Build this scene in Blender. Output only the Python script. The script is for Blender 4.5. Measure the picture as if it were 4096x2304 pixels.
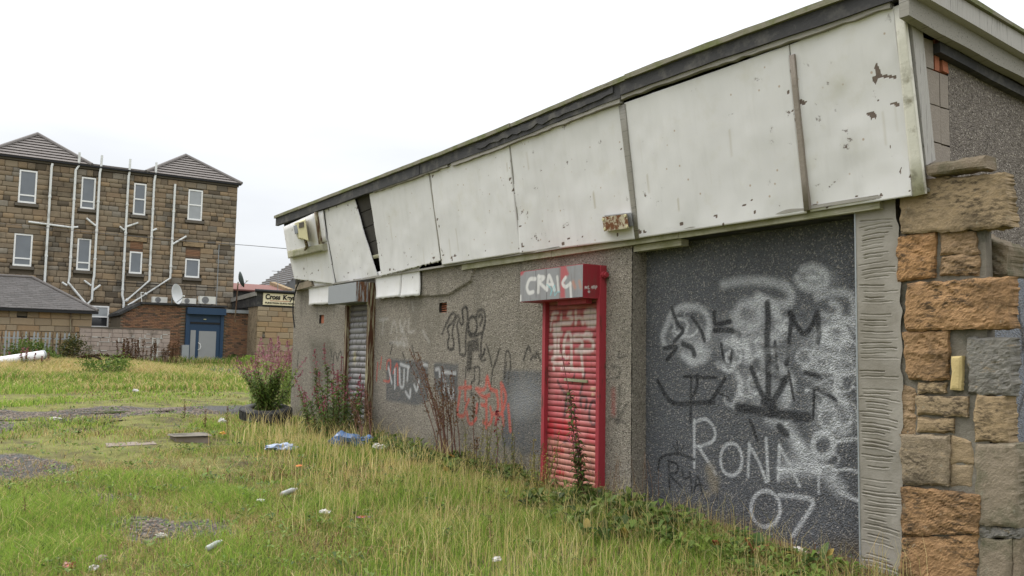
import bpy, bmesh, math, random
import numpy as np
from mathutils import Matrix, Vector

for o in list(bpy.data.objects): bpy.data.objects.remove(o)
random.seed(7); rng = np.random.default_rng(11)
scene = bpy.context.scene
col = scene.collection

# ------------------------------------------------------------------ camera
F, CX, CY, EYE = 3450., 2048., 1152., 1.6        # photograph pixels (4096 x 2304), eye height
ROLL, HOR, VPX = .017, 1430., -270.              # horizon through (CX, HOR); long wall recedes to VPX
def _basis():
    p0 = np.array([0, HOR-CY, F]); d = np.array([math.cos(ROLL), math.sin(ROLL), 0])
    down = np.cross(p0, d); down /= np.linalg.norm(down)
    if down[1] < 0: down = -down
    v = np.array([VPX-CX, (HOR-CY)+math.tan(ROLL)*(VPX-CX), F]); v /= np.linalg.norm(v)
    ex = -v; ez = -down; ey = np.cross(ez, ex)
    return np.array([ex, ey, ez])
R = _basis()
cam = bpy.data.cameras.new('camera'); camo = bpy.data.objects.new('camera', cam); col.objects.link(camo)
right, down, fwd = R[:, 0], R[:, 1], R[:, 2]
camo.matrix_world = Matrix(((right[0], -down[0], -fwd[0], 0), (right[1], -down[1], -fwd[1], 0),
                            (right[2], -down[2], -fwd[2], EYE), (0, 0, 0, 1)))
cam.sensor_width = 36; cam.lens = F/4096*36; cam.clip_start = .05; cam.clip_end = 900
scene.camera = camo

# ------------------------------------------------------------------ sky, sun, exposure
SUN_EL, SUN_AZ = math.radians(48), math.radians(200)    # azimuth of the sun measured from +X, counter-clockwise
world = bpy.data.worlds.new('World'); scene.world = world; world.use_nodes = True
wn = world.node_tree; wn.nodes.clear()
def wnode(t, **k):
    n = wn.nodes.new(t)
    for a, b in k.items(): setattr(n, a, b)
    return n
wout = wnode('ShaderNodeOutputWorld'); bg = wnode('ShaderNodeBackground')
sky = wnode('ShaderNodeTexSky'); sky.sky_type = 'NISHITA'; sky.sun_disc = False
sky.sun_elevation = SUN_EL; sky.sun_rotation = math.pi/2-SUN_AZ
tc = wnode('ShaderNodeTexCoord'); sep = wnode('ShaderNodeSeparateXYZ')
wn.links.new(tc.outputs['Generated'], sep.inputs[0])
elev = wnode('ShaderNodeMapRange'); elev.inputs['From Min'].default_value = 0; elev.inputs['From Max'].default_value = 1
elev.inputs['To Min'].default_value = 5.2; elev.inputs['To Max'].default_value = 22.5   # overcast: zenith brighter than horizon
pw_ = wnode('ShaderNodeMath', operation='POWER', use_clamp=True); pw_.inputs[1].default_value = 1.6
clp = wnode('ShaderNodeMath', operation='MAXIMUM'); clp.inputs[1].default_value = 0; wn.links.new(sep.outputs['Z'], clp.inputs[0]); wn.links.new(clp.outputs[0], pw_.inputs[0]); wn.links.new(pw_.outputs[0], elev.inputs['Value'])
cn = wnode('ShaderNodeTexNoise'); cn.inputs['Scale'].default_value = 2.2; cn.inputs['Detail'].default_value = 5
mp = wnode('ShaderNodeMapping'); mp.inputs['Scale'].default_value = (1, 1, 4.5)
wn.links.new(tc.outputs['Generated'], mp.inputs[0]); wn.links.new(mp.outputs[0], cn.inputs['Vector'])
cr = wnode('ShaderNodeMapRange'); cr.inputs['From Min'].default_value = .3; cr.inputs['From Max'].default_value = .7
cr.inputs['To Min'].default_value = .90; cr.inputs['To Max'].default_value = 1.10
wn.links.new(cn.outputs['Fac'], cr.inputs['Value'])
mul = wnode('ShaderNodeMath', operation='MULTIPLY'); wn.links.new(elev.outputs[0], mul.inputs[0]); wn.links.new(cr.outputs[0], mul.inputs[1])
cmb = wnode('ShaderNodeVectorMath', operation='SCALE'); cmb.inputs[0].default_value = (.98, 1.0, 1.03)
wn.links.new(mul.outputs[0], cmb.inputs['Scale'])
mx = wnode('ShaderNodeMix', data_type='RGBA'); mx.inputs['Factor'].default_value = .93
wn.links.new(sky.outputs[0], mx.inputs['A']); wn.links.new(cmb.outputs[0], mx.inputs['B'])
wn.links.new(mx.outputs['Result'], bg.inputs['Color']); bg.inputs['Strength'].default_value = .1
wn.links.new(bg.outputs[0], wout.inputs[0])
sun = bpy.data.lights.new('sun', 'SUN'); suno = bpy.data.objects.new('sun', sun); col.objects.link(suno)
sun.energy = 1.5; sun.angle = math.radians(25); sun.color = (1, .96, .9)
suno.rotation_euler = Vector((-math.cos(SUN_EL)*math.cos(SUN_AZ), -math.cos(SUN_EL)*math.sin(SUN_AZ), -math.sin(SUN_EL))).to_track_quat('-Z', 'Y').to_euler()
scene.view_settings.view_transform = 'Standard'; scene.view_settings.look = 'None'
scene.view_settings.exposure = .6; scene.view_settings.gamma = 1

# ------------------------------------------------------------------ measuring helpers (photo pixel -> point on a plane of the place)
C0 = np.array([0, 0, EYE])
def ray(p): return R @ np.array([p[0]-CX, p[1]-CY, F])
def onX(p, X): d = ray(p); return C0+d*(X/d[0])
def onY(p, Y): d = ray(p); return C0+d*(Y/d[1])
def vary(x, y): return .018*np.sin(x*1.9+y*1.1)+.014*np.sin(x*.9-y*2.3+1)+.01*np.sin(x*4.1+y*3.7+2)
def gz(x, y):
    s = np.maximum(0, -x-3.5); far = np.maximum(0, -x-60)
    return .0257*s-.0257*far+vary(x, y)*np.clip((7.5-np.abs(y-2))/3, .3, 1)
def gnd(p):
    d = ray(p); lo, hi = .5, 90.
    d = d/math.hypot(d[0], d[1])
    for i in range(60):
        m = (lo+hi)/2; q = C0+d*m
        if q[2] > gz(q[0], q[1]): lo = m
        else: hi = m
    return C0+d*lo

# ------------------------------------------------------------------ scene helpers
WL = {}
def tag(o, label=None, cat=None, group=None, kind=None):
    for k, v in (('label', label), ('category', cat), ('group', group), ('kind', kind)):
        if v: o[k] = v
    return o
def thing(name, label, cat, loc, group=None):
    o = bpy.data.objects.new(name, None); o.empty_display_size = .1; col.objects.link(o)
    o.location = loc; WL[o.name] = np.array(loc, float); return tag(o, label, cat, group)
def link(name, me, parent=None, loc=None, world_loc=None):
    o = bpy.data.objects.new(name, me); col.objects.link(o)
    base = WL[parent.name] if parent else np.zeros(3)
    if parent: o.parent = parent
    wl = np.array(world_loc if world_loc is not None else base, float)
    o.location = wl-base; WL[o.name] = wl
    return o
class MB:
    def __init__(s): s.v = []; s.f = []; s.m = []
    def add(s, vs, fs, mi=0):
        b = len(s.v); s.v += [tuple(map(float, v)) for v in vs]; s.f += [tuple(b+i for i in f) for f in fs]; s.m += [mi]*len(fs); return s
    def box(s, x0, x1, y0, y1, z0, z1, mi=0, jit=0):
        vs = [(x, y, z) for z in (z0, z1) for y in (y0, y1) for x in (x0, x1)]
        if jit: vs = [tuple(c+random.uniform(-jit, jit) for c in v) for v in vs]
        return s.add(vs, [(0, 2, 3, 1), (4, 5, 7, 6), (0, 1, 5, 4), (2, 6, 7, 3), (0, 4, 6, 2), (1, 3, 7, 5)], mi)
    def hexa(s, a, b, mi=0):          # two quads (same winding) joined
        return s.add(list(a)+list(b), [(0, 1, 2, 3), (7, 6, 5, 4), (0, 4, 5, 1), (1, 5, 6, 2), (2, 6, 7, 3), (3, 7, 4, 0)], mi)
    def bar(s, a, b, w, h, up=(0, 0, 1), mi=0):
        a, b = Vector(a), Vector(b); d = (b-a).normalized(); u = Vector(up); sd = d.cross(u).normalized(); u = sd.cross(d)
        q = [sd*(-w/2)+u*(-h/2), sd*(w/2)+u*(-h/2), sd*(w/2)+u*(h/2), sd*(-w/2)+u*(h/2)]
        return s.hexa([a+k for k in q], [b+k for k in q], mi)
    def tube(s, pts, r, n=8, mi=0, caps=True):
        pts = [Vector(p) for p in pts]; rs = r if hasattr(r, '__len__') else [r]*len(pts); rings = []
        for i, p in enumerate(pts):
            d = (pts[min(i+1, len(pts)-1)]-pts[max(i-1, 0)]).normalized()
            u = d.cross(Vector((0, 0, 1)) if abs(d.z) < .95 else Vector((1, 0, 0))).normalized(); w = d.cross(u)
            rings.append([p+(u*math.cos(2*math.pi*k/n)+w*math.sin(2*math.pi*k/n))*rs[i] for k in range(n)])
        vs = [v for rg in rings for v in rg]; fs = []
        for i in range(len(pts)-1):
            for k in range(n): fs.append((i*n+k, i*n+(k+1) % n, (i+1)*n+(k+1) % n, (i+1)*n+k))
        if caps: fs.append(tuple(range(n))[::-1]); fs.append(tuple((len(pts)-1)*n+k for k in range(n)))
        return s.add(vs, fs, mi)
    def lathe(s, prof, c, axis=(0, 0, 1), n=20, mi=0):   # prof: (radius, height) pairs
        ax = Vector(axis).normalized(); u = ax.cross(Vector((0, 0, 1)) if abs(ax.z) < .9 else Vector((1, 0, 0))).normalized(); w = ax.cross(u); c = Vector(c)
        vs = [c+ax*h+(u*math.cos(2*math.pi*k/n)+w*math.sin(2*math.pi*k/n))*r for r, h in prof for k in range(n)]
        fs = [(i*n+k, i*n+(k+1) % n, (i+1)*n+(k+1) % n, (i+1)*n+k) for i in range(len(prof)-1) for k in range(n)]
        return s.add(vs, fs, mi)
    def mesh(s, name, off=(0, 0, 0)):
        me = bpy.data.meshes.new(name); me.from_pydata([tuple(np.array(v)-off) for v in s.v], [], s.f); return me
    def obj(s, name, mats, parent=None, smooth=False, world_loc=None):
        wl = np.array(world_loc if world_loc is not None else (WL[parent.name] if parent else (0, 0, 0)), float)
        me = s.mesh(name, wl)
        ml = mats if isinstance(mats, (list, tuple)) else [mats]
        for m in ml: me.materials.append(m)
        if len(ml) > 1: me.polygons.foreach_set('material_index', s.m)
        if smooth: me.polygons.foreach_set('use_smooth', [smooth is True or i < smooth for i in range(len(me.polygons))])
        bm = bmesh.new(); bm.from_mesh(me); bmesh.ops.recalc_face_normals(bm, faces=bm.faces[:]); bm.to_mesh(me); bm.free()
        return link(name, me, parent, world_loc=wl)
def np_mesh(name, V, Fq, mat, parent=None, cols=None, smooth=False, tones=None):
    """V (n,3) world, Fq (m,k) indices"""
    off = WL[parent.name] if parent else np.zeros(3)
    V = np.asarray(V, np.float64)-off; Fq = np.asarray(Fq, np.int32); k = Fq.shape[1]
    me = bpy.data.meshes.new(name); me.vertices.add(len(V)); me.vertices.foreach_set('co', V.astype(np.float32).ravel())
    me.loops.add(Fq.size); me.loops.foreach_set('vertex_index', Fq.ravel())
    me.polygons.add(len(Fq)); me.polygons.foreach_set('loop_start', np.arange(0, Fq.size, k, dtype=np.int32))
    me.polygons.foreach_set('loop_total', np.full(len(Fq), k, np.int32))
    if smooth: me.polygons.foreach_set('use_smooth', np.ones(len(Fq), bool))
    me.update(calc_edges=True)
    if cols is not None:
        a = me.color_attributes.new('col', 'FLOAT_COLOR', 'POINT'); a.data.foreach_set('color', np.asarray(cols, np.float32).ravel())
    if tones is not None:
        a = me.attributes.new('tone', 'FLOAT', 'POINT'); a.data.foreach_set('value', np.asarray(tones, np.float32))
    me.materials.append(mat)
    return link(name, me, parent)

# ------------------------------------------------------------------ procedural materials
class N:
    def __init__(s, name, rough=.85, spec=.3):
        s.mat = bpy.data.materials.new(name); s.mat.use_nodes = True; s.nt = s.mat.node_tree
        s.b = s.nt.nodes['Principled BSDF']; s.b.inputs['Roughness'].default_value = rough
        s.b.inputs['Specular IOR Level'].default_value = spec
    def n(s, t, **k):
        x = s.nt.nodes.new(t)
        for a, b in k.items(): setattr(x, a, b)
        return x
    def l(s, a, b): s.nt.links.new(a, b)
    def put(s, sock, v):
        if isinstance(v, (int, float)): sock.default_value = v
        elif isinstance(v, (tuple, list)): sock.default_value = tuple(v)+((1,) if len(v) == 3 and len(sock.default_value) == 4 else ())
        else: s.l(v, sock)
    def pos(s, scale=(1, 1, 1)):
        g = s.n('ShaderNodeNewGeometry'); m = s.n('ShaderNodeMapping'); m.inputs['Scale'].default_value = scale
        s.l(g.outputs['Position'], m.inputs[0]); return m.outputs[0]
    def noise(s, sc, det=4, ro=.55, vec=None, dist=0):
        x = s.n('ShaderNodeTexNoise'); x.inputs['Scale'].default_value = sc; x.inputs['Detail'].default_value = det
        x.inputs['Roughness'].default_value = ro; x.inputs['Distortion'].default_value = dist
        s.l(vec if vec is not None else s.pos(), x.inputs['Vector']); return x.outputs['Fac']
    def voro(s, sc, vec=None, out='Distance', feature='F1'):
        x = s.n('ShaderNodeTexVoronoi'); x.feature = feature; x.inputs['Scale'].default_value = sc
        s.l(vec if vec is not None else s.pos(), x.inputs['Vector']); return x.outputs[out]
    def ramp(s, fac, pts, interp='LINEAR'):
        x = s.n('ShaderNodeValToRGB'); x.color_ramp.interpolation = interp; e = x.color_ramp.elements
        while len(e) < len(pts): e.new(.5)
        for i, (p, c) in enumerate(pts):
            e[i].position = p; e[i].color = (c, c, c, 1) if isinstance(c, (int, float)) else tuple(c)+(1,)
        s.l(fac, x.inputs[0]); return x.outputs[0]
    def mix(s, f, a, b, mode='MIX'):
        x = s.n('ShaderNodeMix', data_type='RGBA', blend_type=mode); s.put(x.inputs['Factor'], f); s.put(x.inputs['A'], a); s.put(x.inputs['B'], b)
        return x.outputs['Result']
    def math(s, op, a, b=0, clamp=False):
        x = s.n('ShaderNodeMath', operation=op, use_clamp=clamp); s.put(x.inputs[0], a); s.put(x.inputs[1], b); return x.outputs[0]
    def attr(s, name, out='Color'):
        x = s.n('ShaderNodeAttribute'); x.attribute_name = name; return x.outputs[out]
    def rnd(s): return s.n('ShaderNodeObjectInfo').outputs['Random']
    def bump(s, h, st=.4, dist=.01):
        x = s.n('ShaderNodeBump'); x.inputs['Strength'].default_value = st; x.inputs['Distance'].default_value = dist
        s.l(h, x.inputs['Height']); s.l(x.outputs[0], s.b.inputs['Normal'])
    def col(s, c): s.put(s.b.inputs['Base Color'], c); return s
def M_plain(name, c, rough=.8, var=.18, sc=9, spec=.3, bump=.25, dirt=None, dsc=3., dth=.6, metal=0, bsc=40):
    m = N(name, rough, spec); base = m.mix(m.noise(sc), tuple(x*(1-var) for x in c), tuple(min(1, x*(1+var)) for x in c))
    if dirt: base = m.mix(m.ramp(m.noise(dsc, 6, .65), [(dth-.08, 0), (dth+.08, 1)]), base, dirt)
    m.col(base); m.b.inputs['Metallic'].default_value = metal
    if bump: m.bump(m.noise(bsc, 4, .6), bump, .01)
    return m.mat
def M_painted(name, base_dark, base_light, dirt=None, grainy=True, speck=.8):
    """roughcast whose spray paint and stains come from a colour attribute (alpha = how much paint is there)"""
    m = N(name, .95, .15); big = m.noise(1.3, 5, .6); sp = m.voro(85, out='Color'); g = m.n('ShaderNodeSeparateColor'); m.l(sp, g.inputs[0])
    gran = m.noise(60, 3, .7)
    base = m.mix(big, base_dark, base_light)
    if grainy:
        base = m.mix(m.math('MULTIPLY', m.ramp(g.outputs[0], [(.80, 0), (.93, 1)]), .55*speck), base, (.55, .5, .43))
        base = m.mix(m.math('MULTIPLY', m.ramp(g.outputs[1], [(.72, 0), (.9, 1)]), .75*speck), base, (.04, .035, .03))
    if dirt:
        base = m.mix(m.math('MULTIPLY', m.ramp(m.noise(.9, 6, .7, m.pos((1, 1, .35))), [(.52, 0), (.72, 1)]), .6), base, dirt)
    x = m.n('ShaderNodeAttribute'); x.attribute_name = 'col'
    cov = m.math('MULTIPLY', x.outputs['Alpha'], m.math('MULTIPLY', m.ramp(gran, [(.34, .35), (.56, 1.0)]), m.ramp(m.noise(6, 4, .7), [(.3, .72), (.6, 1)])))
    m.col(m.mix(cov, base, x.outputs['Color']))
    m.bump(m.math('ADD', m.voro(70), gran), .9, .012)
    return m.mat
def M_stone(name, tones, dark=(.02, .018, .014), dth=.62, tool=0, bsc=18, dsc=2.2, bst=.6, lich=False, dmx=.8):
    m = N(name, .93, .15); t = m.math('FRACT', m.math('ADD', m.rnd(), m.attr('tone', 'Fac')))
    base = m.ramp(t, [(i/max(1, len(tones)-1), c) for i, c in enumerate(tones)], 'LINEAR')
    nz = m.noise(7, 5, .65); base = m.mix(m.math('MULTIPLY', nz, .55), base, m.mix(.5, base, (.06, .05, .04))); base = m.mix(.35, base, m.mix(m.noise(45, 4, .7), m.mix(.7, base, (.05, .04, .03)), m.mix(.35, base, (.6, .45, .28))))
    base = m.mix(m.math('MULTIPLY', m.ramp(m.noise(dsc, 6, .7), [(dth-.1, 0), (dth+.1, 1)]), dmx), base, dark)
    h = m.math('ADD', m.noise(bsc, 6, .7), m.math('MULTIPLY', m.noise(90, 3, .7), .5))
    if tool:
        v = m.pos((1, 1, 1)); r = m.n('ShaderNodeMapping'); r.inputs['Rotation'].default_value = (0, .6, 0); r.inputs['Scale'].default_value = (16, 5, 44)
        m.l(v, r.inputs[0]); tl = m.noise(1, 4, .7, r.outputs[0]); h = m.math('ADD', h, m.math('MULTIPLY', tl, tool))
        base = m.mix(m.math('MULTIPLY', m.math('MULTIPLY', m.ramp(tl, [(.47, 0), (.60, 1)]), m.ramp(m.noise(3.2, 3), [(.40, .15), (.58, 1)])), .85), base, (.05, .038, .026))
        base = m.mix(m.math('MULTIPLY', m.ramp(tl, [(.3, 1), (.42, 0)]), .4), base, (.42, .29, .15))
    base = m.mix(m.math('MULTIPLY', m.ramp(m.noise(12, 5, .75), [(.62, 0), (.70, 1)]), .45), base, (.33, .32, .25)) if lich else base
    m.col(base); m.bump(h, bst, .02); return m.mat
def M_leaf(name, rough=.6, trans=.35, spec=.25):
    m = N(name, rough, spec); c = m.attr('col'); m.col(m.mix(m.math('MULTIPLY', m.noise(30), .3), c, m.mix(.5, c, (.05, .06, .02))))
    tr = m.n('ShaderNodeBsdfTranslucent'); m.l(c, tr.inputs['Color']); ms = m.n('ShaderNodeMixShader'); ms.inputs[0].default_value = trans
    out = m.nt.nodes['Material Output']; m.l(m.b.outputs[0], ms.inputs[1]); m.l(tr.outputs[0], ms.inputs[2]); m.l(ms.outputs[0], out.inputs[0]); return m.mat
def M_wood(name, c1, c2, dark=(.03, .028, .022), moss=None, axis=(.6, 22, 22), rough=.9):
    m = N(name, rough, .15); g = m.noise(3, 7, .7, m.pos(axis)); base = m.mix(g, c1, c2)
    base = m.mix(m.ramp(g, [(.56, 0), (.68, 1)]), base, dark)
    if moss: base = m.mix(m.math('MULTIPLY', m.ramp(m.noise(4, 5, .7), [(.45, 0), (.62, 1)]), .75), base, moss)
    m.col(base); m.bump(g, .6, .01); return m.mat
def M_panel(name):
    m = N(name, .62, .35); v = m.noise(1.1, 5, .6, m.pos((1, 1, .45))); base = m.mix(v, (.56, .55, .54), (.76, .745, .735))
    st = m.noise(1, 6, .6, m.pos((9, 9, .55))); base = m.mix(m.math('MULTIPLY', m.ramp(st, [(.5, 0), (.75, 1)]), .16), base, (.39, .38, .34))
    # yellowed weather staining, rust nail spots, flaked-off paint with the board showing
    base = m.mix(m.math('MULTIPLY', m.ramp(m.noise(2.3, 5, .7), [(.55, 0), (.75, 1)]), .28), base, (.46, .43, .30))
    sp = m.voro(6.5); base = m.mix(m.math('MULTIPLY', m.ramp(sp, [(.05, 1), (.085, 0)]), .6), base, (.30, .17, .06))
    fl = m.noise(7, 8, .72); patch = m.noise(.95, 3, .5); k = m.math('MULTIPLY', m.ramp(fl, [(.635, 0), (.65, 1)]), m.ramp(patch, [(.46, 0), (.56, 1)]))
    cs = m.n('ShaderNodeSeparateColor'); m.l(m.attr('col'), cs.inputs[0]); k = m.math('MAXIMUM', k, m.ramp(cs.outputs[0], [(.45, 0), (.6, 1)]))
    base = m.mix(k, base, m.mix(m.noise(40), (.085, .06, .05), (.19, .145, .115)))
    base = m.mix(m.math('MULTIPLY', m.ramp(cs.outputs[1], [(.1, 0), (.9, 1)]), .5), base, (.33, .27, .15))
    m.col(base); m.bump(m.math('ADD', m.math('MULTIPLY', k, -1.2), m.math('MULTIPLY', m.noise(5, 3), .35)), .5, .01); return m.mat
def M_rust(name, paint, rust=(.16, .062, .022), th=.5, sc=4, stretch=(1, 1, .25), rough=.6):
    m = N(name, rough, .35); base = m.mix(m.noise(20), tuple(x*.88 for x in paint), paint)
    f = m.noise(sc, 7, .72, m.pos(stretch)); base = m.mix(m.ramp(f, [(th, 0), (th+.07, 1)]), base, m.mix(m.noise(60), rust, tuple(x*.45 for x in rust)))
    m.col(base); m.bump(f, .3, .006); return m.mat
def M_slat(name):
    m = N(name, .55, .35); c = m.attr('col'); base = m.mix(m.math('MULTIPLY', m.noise(14, 6, .7), .5), c, m.mix(.6, c, (.10, .05, .045)))
    base = m.mix(m.math('MULTIPLY', m.ramp(m.noise(2.2, 6, .7, m.pos((5, 5, .7))), [(.5, 0), (.68, 1)]), .4), base, (.1, .075, .06))
    m.col(base); return m.mat
def M_glass(name, c=(.14, .155, .17)):
    m = N(name, .06, .8); m.col(m.mix(m.noise(1.4, 3), tuple(x*.7 for x in c), tuple(x*1.25 for x in c))); return m.mat

mat = {}
mat['beige'] = M_painted('beige roughcast', (.21, .187, .152), (.30, .268, .22), dirt=(.12, .108, .082))
mat['slate_paint'] = M_painted('slate grey painted roughcast', (.082, .085, .092), (.13, .135, .145), dirt=(.058, .06, .065), speck=.6)
mat['gable'] = M_painted('brown roughcast', (.15, .13, .11), (.23, .2, .175), dirt=(.09, .08, .07))
mat['panel'] = M_panel('white painted board')
mat['trim_white'] = M_plain('cream trim', (.62, .60, .52), .6, .1, dirt=(.22, .2, .14), dsc=5, dth=.63)
mat['old_wood'] = M_wood('weathered grey wood', (.20, .19, .165), (.36, .34, .30))
mat['gable_wood'] = M_wood('weathered grey wood upright', (.30, .285, .26), (.50, .48, .45), axis=(30, 30, .8))
mat['moss_wood'] = M_wood('mossy verge wood', (.15, .14, .1), (.27, .25, .19), moss=(.11, .13, .035))
mat['cream_wood'] = M_wood('peeling cream wood', (.30, .285, .2), (.46, .44, .34), dark=(.14, .125, .09), moss=(.22, .22, .12))
mat['felt'] = M_plain('black bitumen felt', (.035, .034, .034), .75, .35, 6, dirt=(.09, .085, .075), dsc=4, dth=.58)
mat['felt_roof'] = M_plain('dark roofing felt', (.06, .058, .056), .85, .25, 5)
mat['dark_block'] = M_plain('dark blockwork', (.05, .045, .038), .95, .25, 8, bump=.6)
mat['block'] = M_plain('concrete block', (.26, .225, .19), .95, .16, 14, bump=.7, bsc=60)
mat['cement'] = M_plain('cement render', (.285, .262, .225), .92, .2, 6, bump=.35, dirt=(.205, .185, .15), dsc=1.4, dth=.55)
mat['mortar'] = M_plain('old mortar', (.17, .152, .122), .97, .3, 8, bump=.8, dirt=(.05, .05, .035), dsc=3)
mat['near_stone'] = M_stone('tooled sandstone', [(.33, .185, .085), (.40, .25, .125), (.31, .205, .115), (.45, .24, .10), (.36, .255, .155)], tool=.9, dth=.6, dsc=2.6, lich=True)
mat['smooth_stone'] = M_stone('plain sandstone', [(.31, .22, .125), (.39, .285, .165), (.27, .225, .165)], tool=.35, dth=.64, dsc=2.2, lich=True)
mat['grey_stone'] = M_stone('painted tooled stone', [(.20, .20, .185), (.24, .24, .225)], dark=(.05, .05, .05), tool=1.0, dth=.58, dsc=4)
mat['moss_stone'] = M_stone('mossy grey stone', [(.235, .19, .14), (.28, .235, .175)], dark=(.075, .08, .045), dth=.56, dsc=4, lich=True)
mat['tenement'] = M_stone('tenement sandstone', [(.235, .19, .132), (.29, .235, .165), (.205, .17, .125), (.31, .24, .16), (.22, .18, .13), (.33, .235, .14), (.19, .155, .115), (.255, .185, .12), (.27, .22, .155), (.06, .052, .042), (.30, .27, .22), (.20, .185, .16)], dth=.60, dsc=.55, bsc=8, dmx=.55)
mat['gold_stone'] = M_stone('golden sandstone', [(.30, .215, .12), (.38, .29, .18), (.27, .215, .15), (.38, .245, .13), (.36, .295, .205), (.33, .215, .105)], dth=.7, dsc=1.2, bsc=8)
mat['joint'] = M_plain('dark joint', (.12, .098, .07), .97, .2, 3, bump=.2)
mat['joint_pale'] = M_plain('pale joint', (.17, .14, .10), .97, .2, 3, bump=.2)
mat['brick'] = M_stone('red brown brick', [(.25, .115, .065), (.30, .15, .085), (.18, .09, .06), (.33, .175, .095), (.05, .04, .035), (.23, .125, .085)], dth=.66, dsc=1.2, bsc=20)
mat['clay'] = M_plain('terracotta', (.33, .12, .065), .85, .2, 12)
mat['yellow_brick'] = M_plain('yellow brick', (.50, .39, .18), .85, .1, 20, bump=.5, bsc=80)
mat['paleblock'] = M_plain('brown concrete block', (.33, .27, .23), .95, .15, 5, bump=.5, dirt=(.12, .1, .08), dsc=1.2)
mat['splash'] = M_plain('pale mortar smear', (.5, .49, .45), .9, .1, 20)
mat['tile'] = M_plain('grey brown roof tile', (.155, .137, .125), .8, .18, 4, bump=.4)
mat['ridge'] = M_plain('ridge tile', (.16, .145, .135), .8, .15, 6)
mat['slate'] = M_stone('roof slate', [(.13, .133, .142), (.16, .16, .168), (.112, .117, .126), (.145, .143, .15)], dth=.72, dsc=.8, bsc=10, bst=.2)
mat['upvc'] = M_plain('white plastic', (.78, .78, .76), .4, .04, 4, bump=0)
mat['pipe'] = M_plain('white drain pipe', (.66, .67, .65), .45, .1, 3, bump=0, dirt=(.4, .4, .37), dsc=1.5)
mat['glass'] = M_glass('window glass')  # grey base carries the sky reflection that gloss alone leaves too dark
mat['glass_dark'] = M_glass('dark glass', (.03, .032, .036))
mat['blind'] = M_glass('blind behind glass', (.30, .315, .32))
mat['blue'] = M_plain('blue paint', (.02, .047, .092), .45, .12, 5, bump=0)
mat['grey_sheet'] = M_plain('grey sheet', (.27, .275, .275), .5, .06, 5, bump=0)
mat['galv'] = M_plain('galvanised steel', (.30, .32, .33), .45, .12, 10, bump=0, metal=.3)
mat['sill'] = M_plain('stone sill', (.115, .10, .08), .9, .15, 5)
mat['black'] = M_plain('black paint', (.012, .012, .013), .6, .1, 5, bump=0)
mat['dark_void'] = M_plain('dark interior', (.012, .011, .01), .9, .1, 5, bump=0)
mat['ac'] = M_plain('off white casing', (.62, .61, .56), .5, .06, 4, bump=0)
mat['ac_grille'] = M_plain('grey grille', (.17, .17, .17), .6, .15, 30, bump=0)
mat['dish'] = M_plain('white dish', (.56, .57, .57), .5, .05, 4, bump=0)
mat['dish_dark'] = M_plain('dark dish', (.07, .085, .08), .6, .1, 4, bump=0)
mat['signcream'] = M_plain('cream sign board', (.68, .61, .42), .5, .06, 3, bump=0)
mat['signink'] = M_plain('black lettering', (.012, .01, .008), .6, .05, 3, bump=0)
mat['signred'] = M_plain('red lettering', (.36, .05, .03), .6, .05, 3, bump=0)
mat['redroof'] = M_plain('red brown roof tile', (.17, .075, .062), .85, .15, 3)
mat['corr'] = M_plain('grey corrugated roof', (.14, .14, .145), .7, .12, 3, bump=0)
mat['asph'] = M_plain('concrete slab', (.27, .255, .22), .95, .12, 4, bump=.4)
mat['rubber'] = M_plain('tyre rubber', (.028, .027, .027), .8, .25, 8, dirt=(.09, .085, .075), dsc=6, dth=.55)
mat['soil'] = M_plain('soil', (.04, .032, .022), .97, .3, 9, bump=.8)
mat['red_paint'] = M_rust('faded red paint', (.34, .036, .048), (.17, .05, .04), th=.56, sc=5, stretch=(3, 3, .6))
mat['slat'] = M_slat('painted shutter slat')
mat['rust_frame'] = M_rust('rusting cream steel', (.30, .27, .17), (.095, .035, .014), th=.44, sc=3.2, stretch=(9, 9, .55))
mat['rust_grey'] = M_rust('grey steel with rust runs', (.31, .33, .34), (.17, .07, .025), th=.44, sc=3, stretch=(8, 8, .8))
mat['grey_paint'] = M_plain('smooth grey paint', (.255, .265, .275), .5, .05, 6, bump=0)
mat['rust_box'] = M_rust('cream steel eaten by rust', (.52, .46, .33), (.20, .07, .02), th=.47, sc=12, stretch=(1, 1, 1))
mat['lamp_cream'] = M_plain('yellowed plastic', (.62, .57, .34), .45, .06, 8, bump=0, dirt=(.42, .36, .2), dsc=6, dth=.68)
mat['leaf'] = M_leaf('leaf'); mat['grass'] = M_leaf('grass blade', .7, .5, .15)
mat['dry'] = M_leaf('dry stem', .85, .1, .1)
mat['blue_bag'] = M_plain('blue polythene', (.085, .16, .31), .35, .25, 9, bump=.6, spec=.5, bsc=14)
mat['pale_bag'] = M_plain('pale blue polythene', (.30, .37, .50), .35, .2, 9, bump=.6, spec=.5, bsc=14)
mat['white_litter'] = M_plain('white litter', (.5, .48, .45), .5, .1, 30, bump=.3, dirt=(.4, .36, .3), dsc=15)
mat['bottle'] = M_plain('cloudy plastic bottle', (.34, .35, .33), .22, .15, 20, bump=.2, spec=.6)
mat['red_litter'] = M_plain('red wrapper', (.40, .04, .04), .4, .3, 30, bump=.2, dirt=(.6, .58, .55), dsc=14, dth=.52)
mat['multi'] = M_plain('purple wrapper', (.14, .05, .28), .4, .3, 30, bump=.2, dirt=(.55, .14, .03), dsc=14, dth=.55)
mat['yellow_litter'] = M_plain('yellow red wrapper', (.62, .45, .05), .4, .2, 30, bump=.2, dirt=(.5, .05, .03), dsc=10, dth=.5)
mat['orange_litter'] = M_plain('orange wrapper', (.6, .2, .05), .4, .2, 30, bump=.2)
mat['rock'] = M_plain('rubble', (.22, .18, .145), .95, .25, 9, bump=.8, bsc=20)

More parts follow.
